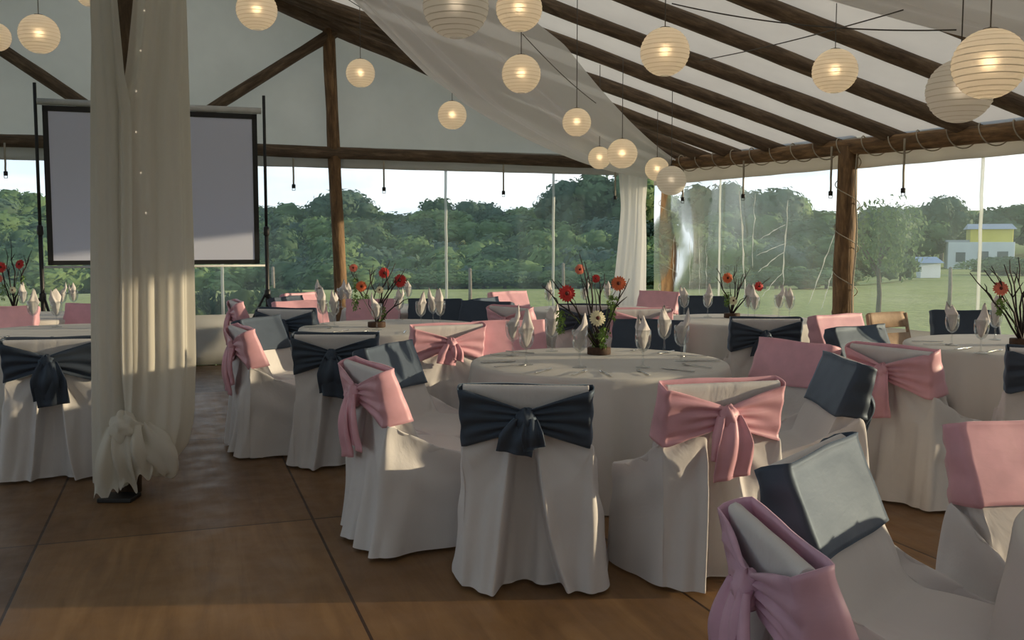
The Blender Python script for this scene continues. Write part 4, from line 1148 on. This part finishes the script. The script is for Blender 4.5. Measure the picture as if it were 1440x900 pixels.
# ------------------------------------------------------------------ the draped centre pole
PX, PY = at_z(196, 690, 0)[:2]
s_near = float(np.dot(A3(PX, PY, 0) - GC, RD)); ridge_here = Rg(s_near)
log('log_post', (PX - .05, PY - .03, .0), (PX + .085, PY - .04, 5.0), .070, .050, M['rafter'], 'dark centre pole inside the white voile drape', seed=77)
tag(MB().box((0, 0, .012), (.20, .16, .024), bev=.005).build('base_plate', M['black'], smooth=False, loc=(PX - .04, PY - .20, 0)), 'dark foot plate under the draped pole', 'plate')
b = MB(); g = []; NC = 150
rnd = random.Random(3); ph = [rnd.uniform(0, 6.28) for _ in range(8)]
zs = list(np.linspace(.06, 1.0, 26)) + list(np.linspace(1.06, 4.9, 40))
for z in zs:
    row_ = []
    gap = pl(z, [.0, 2.30, 2.46, 2.75, 3.1, 5.0], [-.16, -.16, .0, .12, .26, .5])
    wl_ = pl(z, [0, .5, 1.2, 3.0, 4.2, 4.9], [.235, .245, .25, .245, .20, .10]); wr_ = pl(z, [.0, .12, .25, .45, .8, 1.4, 3.0, 4.2, 4.9], [.12, .20, .27, .305, .32, .31, .262, .22, .1]); dp = pl(z, [0, 1, 3, 4.9], [.17, .19, .18, .08])
    for j in range(NC + 1):
        t = j / NC; a = -math.pi / 2 - gap - t * (2 * math.pi - 2 * gap)       # begins at the front, runs left, behind, right and back
        f = .060 * math.sin(17 * t * 2 * math.pi * .5 + ph[0] + .25 * math.sin(z * 1.1)) + .035 * math.sin(41 * t * math.pi + ph[1] + z * .3) + .03 * math.sin(9 * t * math.pi + ph[2] + z * .5)
        low = 1 - sstep(.1, .9, z); lap = (.02 if t < .06 else 0) if gap < 0 else 0
        c, s_ = math.cos(a), math.sin(a); w = wr_ if c > 0 else wl_
        q = 1 + f * (1 + .4 * low)
        x, y = c * w * q, s_ * dp * (1 + 2.2 * f) - lap
        if c > -.15: # billow of the gathered right half
            y += -.05 * low * math.sin(math.pi * min(1, max(0, z / .9))) * (s_ < 0)
        if s_ < 0 and abs(c) < .55:                                                # the middle front is drawn into the knot
            pull = math.exp(-((z - .42) / .22) ** 2) * (1 - abs(c) / .55); x = x * (1 - .55 * pull) ; y += .06 * pull
        zz = z
        if z < .4 and c > -.2: zz = z + .10 * sstep(-.2, .4, c) * (1 - z / .4)
        row_.append((x + .027 * z, y, zz))
    g.append(row_)
b.grid(g)
dr = b.build('voile_drape', M['voile'], loc=(PX, PY, 0), sub=1)
tag(dr, 'sheer white voile drape gathered round the centre pole and knotted near the floor', 'drape')
kn = MB(); g = []
for i in range(17):
    th = math.pi * i / 16; row_ = []
    for j in range(28):
        a = 2 * math.pi * j / 28; d = A3(math.sin(th) * math.cos(a), math.sin(th) * math.sin(a), -math.cos(th)); q = 1 + .20 * math.sin(4 * a + 5 * d[2]) + .35 * mnoise.noise(Vector(d * 2.4))
        row_.append((.02 + d[0] * .085 * q, -.235 + d[1] * .065 * q, .43 + d[2] * .085 * q))
    g.append(row_)
kn.grid(g, close_v=True).build('knot', M['voile'], dr, sub=1)
lb = MB(); g = []
for i in range(19):
    th = math.pi * i / 18; row_ = []
    for j in range(32):
        a = 2 * math.pi * j / 32; d = A3(math.sin(th) * math.cos(a), math.sin(th) * math.sin(a), -math.cos(th)); q = 1 + .10 * math.sin(6 * a + 4 * d[2]) + .25 * mnoise.noise(Vector(d * 1.8 + 4))
        row_.append((.165 + d[0] * .125 * q - .05 * d[2], -.17 + d[1] * .085 * q, .295 + d[2] * .155 * q))
    g.append(row_)
lb.grid(g, close_v=True).build('puff', M['voile'], dr, sub=1)
for x0, w0, w1, z1, dx, sg in ((-.05, .09, .15, .035, -.05, 1), (.02, .09, .13, .09, .0, -1), (.07, .08, .12, .14, .05, 1)):
    t_ = MB(); g = []
    for i in range(19):
        t = i / 18; w = lerp(w0, w1, min(1, t * 1.6) ** .7)
        g.append([(x0 + dx * t + q * w / 2, -.235 - .055 * math.sin(math.pi * min(1, t * 1.15)) + .014 * math.sin(q * 4 * sg + 3 * t + x0 * 40) - .03 * (1 - abs(q)) * t, lerp(.45, z1, t) + .02 * q * sg + .03 * t * math.sin(q * 5 + x0 * 30)) for q in np.linspace(-1, 1, 25)])
    t_.grid(g).build('tail', M['voile'], dr, solid=.002, sub=1)
# tiny lights inside the drape
fc = MB(); pts = [A3(.06 + .027 * z + .02 * math.sin(z * 5), -.10 + .03 * math.cos(z * 4), z) for z in np.linspace(1.6, 4.6, 40)]
fco = fc.tube(pts, .003, 5).build('fairy_light_cord', M['cord'], loc=(PX, PY, 0))
tag(fco, 'fairy light cord hanging inside the voile drape', 'light string')
for i in range(1, 40, 3): MB().ball(tuple(pts[i] + A3(.0, -.012, 0)), .006, 6, 5).build('bulb', M['fairy'], fco)

# ------------------------------------------------------------------ swags of voile under the roof
def swag(P0, P1, sag, w0, wm, w1, label, seed, tilt=.0, wdir=None):
    P0, P1 = np.array(P0, float), np.array(P1, float); d = unit((P1 - P0) * A3(1, 1, 0)); lat = np.array(wdir, float) if wdir is not None else A3(d[1], -d[0], 0)
    b = MB(); g = []; n, k = 60, 44; rn = random.Random(seed); ph = [rn.uniform(0, 6.28) for _ in range(5)]
    for i in range(n + 1):
        t = i / n; c = lerp(P0, P1, t) - A3(0, 0, sag * 4 * t * (1 - t)); w = pl(t, [0, .5, .8, 1], [w0, wm, wm * .7, w1]); row_ = []
        for j in range(k + 1):
            q = j / k * 2 - 1
            fold = .030 * math.sin(q * 12 + ph[0] + t * 2.5) + .018 * math.sin(q * 27 + ph[1] - t * 3)
            drop = -.28 * w * (1 - q * q) + fold * (.5 + .8 * w)
            row_.append(c + lat * q * w / 2 + A3(0, 0, drop + tilt * q * w))
        g.append(row_)
    o = b.grid(g).build('voile_swag', M['voile_swag'], sub=1)
    return tag(o, label, 'drape')
CT = Er(.0) - EN * .16 - A3(GN[0], GN[1], 0) * .25
swag(A3(PX, PY, 4.75), A3(CT[0] + .05, CT[1] - .12, 2.62), .42, .45, 1.55, .75, 'white voile swag sweeping from the ridge down to the far corner', 4)
E8 = Er(8.0)
swag(A3(PX + .1, PY - .1, 4.8), A3(E8[0] - .1, E8[1], 2.55), .25, .35, 1.0, .4, 'white voile swag crossing the roof at the top right', 6)
# its hanging end at the corner
b = MB(); g = []; cc = at_y(890, 300, 13.05)
for i in range(28):
    t = i / 27; z = lerp(2.62, .55, t); w = pl(t, [0, .3, .8, 1], [.19, .15, .20, .23]); row_ = []
    for j in range(61):
        a = 2 * math.pi * j / 60; q = 1 + .10 * math.sin(7 * a + t * 2) + .06 * math.sin(13 * a + 1)
        row_.append((cc[0] + w * q * math.cos(a) + .02 * math.sin(t * 4) - .05 * t, cc[1] + .11 * q * math.sin(a), z))
    g.append(row_)
tag(b.grid(g).build('voile_drape', M['voile_backlit'], sub=1), 'white voile drape hanging straight down beside the far corner post', 'drape')

# ------------------------------------------------------------------ paper lanterns
def lantern(u, v, px, D, label, dark=False):
    c = at_y(u, v, D); r = px / 2 / F_PX * D
    root = thing('paper_lantern', label, 'lantern', tuple(c))
    nr = 17; prof = []
    for i in range(nr * 2 + 1):
        th = lerp(.20, math.pi - .20, i / (nr * 2)); q = 1.0 if i % 2 == 0 else .972
        prof.append((r * q * math.sin(th), -r * .97 * math.cos(th)))
    MB().lathe(prof, 36, cap0=False, cap1=False).build('paper_shade', M['paper'], root)
    rw = MB()
    for q in range(1, 14):
        th = lerp(.20, math.pi - .20, q / 14); rw.lathe([(r * 1.004 * math.sin(th + e_), -r * .974 * math.cos(th + e_)) for e_ in (-.012, 0, .012)], 30, cap0=False, cap1=False)
    rw.build('rib_wire', M['rib'], root)
    rt_ = r * math.sin(.20)
    MB().tube([(rt_ * math.cos(a), rt_ * math.sin(a), r * .955) for a in np.linspace(0, 2 * math.pi, 17)], .004, 5, cap=False).tube([(-rt_, 0, r * .955), (0, 0, r * 1.02), (rt_, 0, r * .955)], .003, 5).build('wire_ring', M['wire'], root)
    MB().ball((0, 0, .04 * r), r * .16, 12, 8)  .build('bulb', M['added_glow' if dark else 'bulb'], root)  # in unlit lanterns the ball is an added glow
    # cord up to the roof
    zr = roof_z(c[0], c[1]) - .02
    MB().tube([(0, 0, r * .96), (0, 0, max(r * 1.05, zr - c[2]))], .004, 5).build('cord', M['wire'], root)
    return root
def roof_z(x, y):
    # height of the cloth over a floor point
    q = A3(x, y, 0) - GC; s = float(np.dot(q, RD)); off = float(np.dot(q[:2], GP[:2]))
    best = None
    for ss in np.linspace(max(0, s - 6), s + 6, 121):
        if ss > S_END: break
        a = Rg(ss)[:2]; bb = (Er(ss * T_END / S_END) if off > 0 else El(ss * T_END / S_END)); dd = bb[:2] - a; k_ = np.dot(A3(x, y, 0)[:2] - a, dd) / np.dot(dd, dd)
        e = np.linalg.norm(a + dd * k_ - A3(x, y, 0)[:2])
        if best is None or e < best[0]: best = (e, lerp(Rg(ss)[2], bb[2], min(1, max(0, k_))))
    return best[1] + .08
for args in [(55, 48, 54, 8.6, 'glowing paper lantern at the top left beyond the draped pole'), (-6, 52, 40, 9.5, 'paper lantern cut by the left edge'), (125, -8, 34, 10.0, 'paper lantern peeping in at the top beside the draped pole'), (361, 14, 56, 8.8, 'paper lantern at the top between the draped pole and the gable rafter'), (507, 103, 40, 11.2, 'small paper lantern right of the gable post top'),
             (636, 162, 40, 11.5, 'small glowing lantern half hidden behind the long swag'), (641, 8, 91, 5.5, 'large unlit paper lantern with an added glow at the top centre', True), (730, 12, 64, 6.8, 'lit paper lantern touching the large one at the top centre'), (733, 104, 54, 8.2, 'paper lantern hanging in front of the long swag'), (811, 172, 40, 8.8, 'small paper lantern near the lower end of the long swag'),
             (843, 222, 32, 10.6, 'smallest lantern at the end of the swag, behind another'), (875, 216, 42, 10.2, 'lantern in front of the swag end above the corner drape'), (935, 73, 68, 7.0, 'lit paper lantern below the rafters in the upper middle'), (924, 238, 34, 11.4, 'left of two lanterns by the corner post'), (944, 254, 42, 10.6, 'right and lower of two lanterns by the corner post', True),
             (1174, 100, 62, 7.6, 'lit paper lantern alone under the right rafters'), (1391, 90, 98, 5.2, 'large lit paper lantern at the right edge'), (1350, 128, 90, 5.7, 'large pale unlit lantern with an added glow half behind the lit one at the right edge', True)]:
    lantern(*args)

# ------------------------------------------------------------------ cords and straps
def hang_strap(u, v0, v1, base, nrm, label):
    p = on_plane(u, v0, base - np.array(nrm) * .10, nrm); q = on_plane(u, v1, base - np.array(nrm) * .10, nrm)
    z0 = p[2] + .12; L_ = z0 - q[2]
    r = thing('roll_up_strap', label, 'strap', (q[0], q[1], z0))
    MB().grid([[(x, .004 * math.sin(i * 2.1) + y, -L_ * i / 6) for (x, y) in ((-.011, 0), (.011, 0))] for i in range(7)]).build('webbing', M['cord'], r, solid=.004)
    MB().box((0, 0, -L_), (.045, .022, .05), bev=.006).tube([(-.018, 0, -L_ - .02), (-.018, 0, -L_ - .05), (.018, 0, -L_ - .05), (.018, 0, -L_ - .02)], .004, 5).build('buckle', M['black'], r)
for u, a, c, lab in [(8, 216, 244, 'short roll-up strap with black buckle at the far left window'), (413, 236, 262, 'roll-up strap left of the gable post'), (540, 240, 266, 'roll-up strap just right of the gable post'), (708, 244, 271, 'roll-up strap between the two window seams'), (865, 250, 278, 'roll-up strap left of the corner drape')]:
    hang_strap(u, a, c, GC, GN, lab)
for u, a, c, lab in [(1045, 240, 276, 'roll-up strap at the middle of the creased window'), (1168, 222, 272, 'roll-up strap just left of the thick log post'), (1270, 212, 268, 'roll-up strap right of the thick log post'), (960, 250, 280, 'roll-up strap behind the lanterns by the corner post')]:
    hang_strap(u, a, c, E0, EN, lab)
def cord(name, pts, r, label, m=None, cat='cord'):
    return tag(MB().tube(pts, r, 6).build(name, m or M['cord']), label, cat)
pts = []
for i in range(600):
    t = lerp(.2, 9.5, i / 599); a = t * 2 * math.pi / .34; c = Er(t) + A3(0, 0, -.03); pts.append(c + (EN * math.cos(a) + A3(0, 0, 1) * math.sin(a)) * .108 )
cord('fairy_light_cord', pts, .006, 'pale fairy light cord wound round the right eave beam', cat='light string')
_p = Er(POST_W); pts = []
for i in range(260):
    z = lerp(2.42, .25, i / 259); a = z * 2 * math.pi / .46; pts.append(A3(_p[0], _p[1], z) + (EN * math.cos(a) + A3(ED[0], ED[1], 0) * math.sin(a)) * .128)
cord('fairy_light_cord', pts, .005, 'pale cord wound round the thick log post', cat='light string')
pts = [A3(_p[0], _p[1], z) + A3(ED[0], ED[1], 0) * (.15 + .02 * math.sin(z * 5)) - EN * .03 for z in np.linspace(2.5, .3, 40)]
cord('hanging_cord', pts, .008, 'pale cord hanging straight down the right side of the thick log post')
_c = Gw(6.42, 0); pts = []
for i in range(200):
    z = lerp(2.4, .3, i / 199); a = z * 2 * math.pi / .40; pts.append(A3(_c[0], _c[1], z) + A3(math.cos(a), math.sin(a), 0) * .112)
cord('fairy_light_cord', pts, .005, 'pale cord wound round the far corner post', cat='light string')
# catenary wires the lanterns hang along
def sagline(A, B, sag, r, label, n=30):
    A, B = np.array(A, float), np.array(B, float); cord('lantern_wire', [lerp(A, B, i / n) - A3(0, 0, sag * 4 * (i / n) * (1 - i / n)) for i in range(n + 1)], r, label, M['wire'], 'wire')
sagline(at_y(945, 5, 6.9), at_y(1345, 42, 5.9), .06, .005, 'dark wire sagging under the right roof slope towards the large lanterns')
sagline(at_y(985, 85, 8.2), at_y(1270, 14, 5.4), .02, .004, 'thin wire crossing the right rafters')
sagline(at_y(735, 48, 8.0), at_y(838, 145, 9.8), .03, .004, 'thin wire running beside the long swag')
sagline(Rg(3.0) + A3(0, 0, -.2), Gw(5.2, 3.0) - GN * .3, .1, .004, 'thin wire along the far end of the roof')
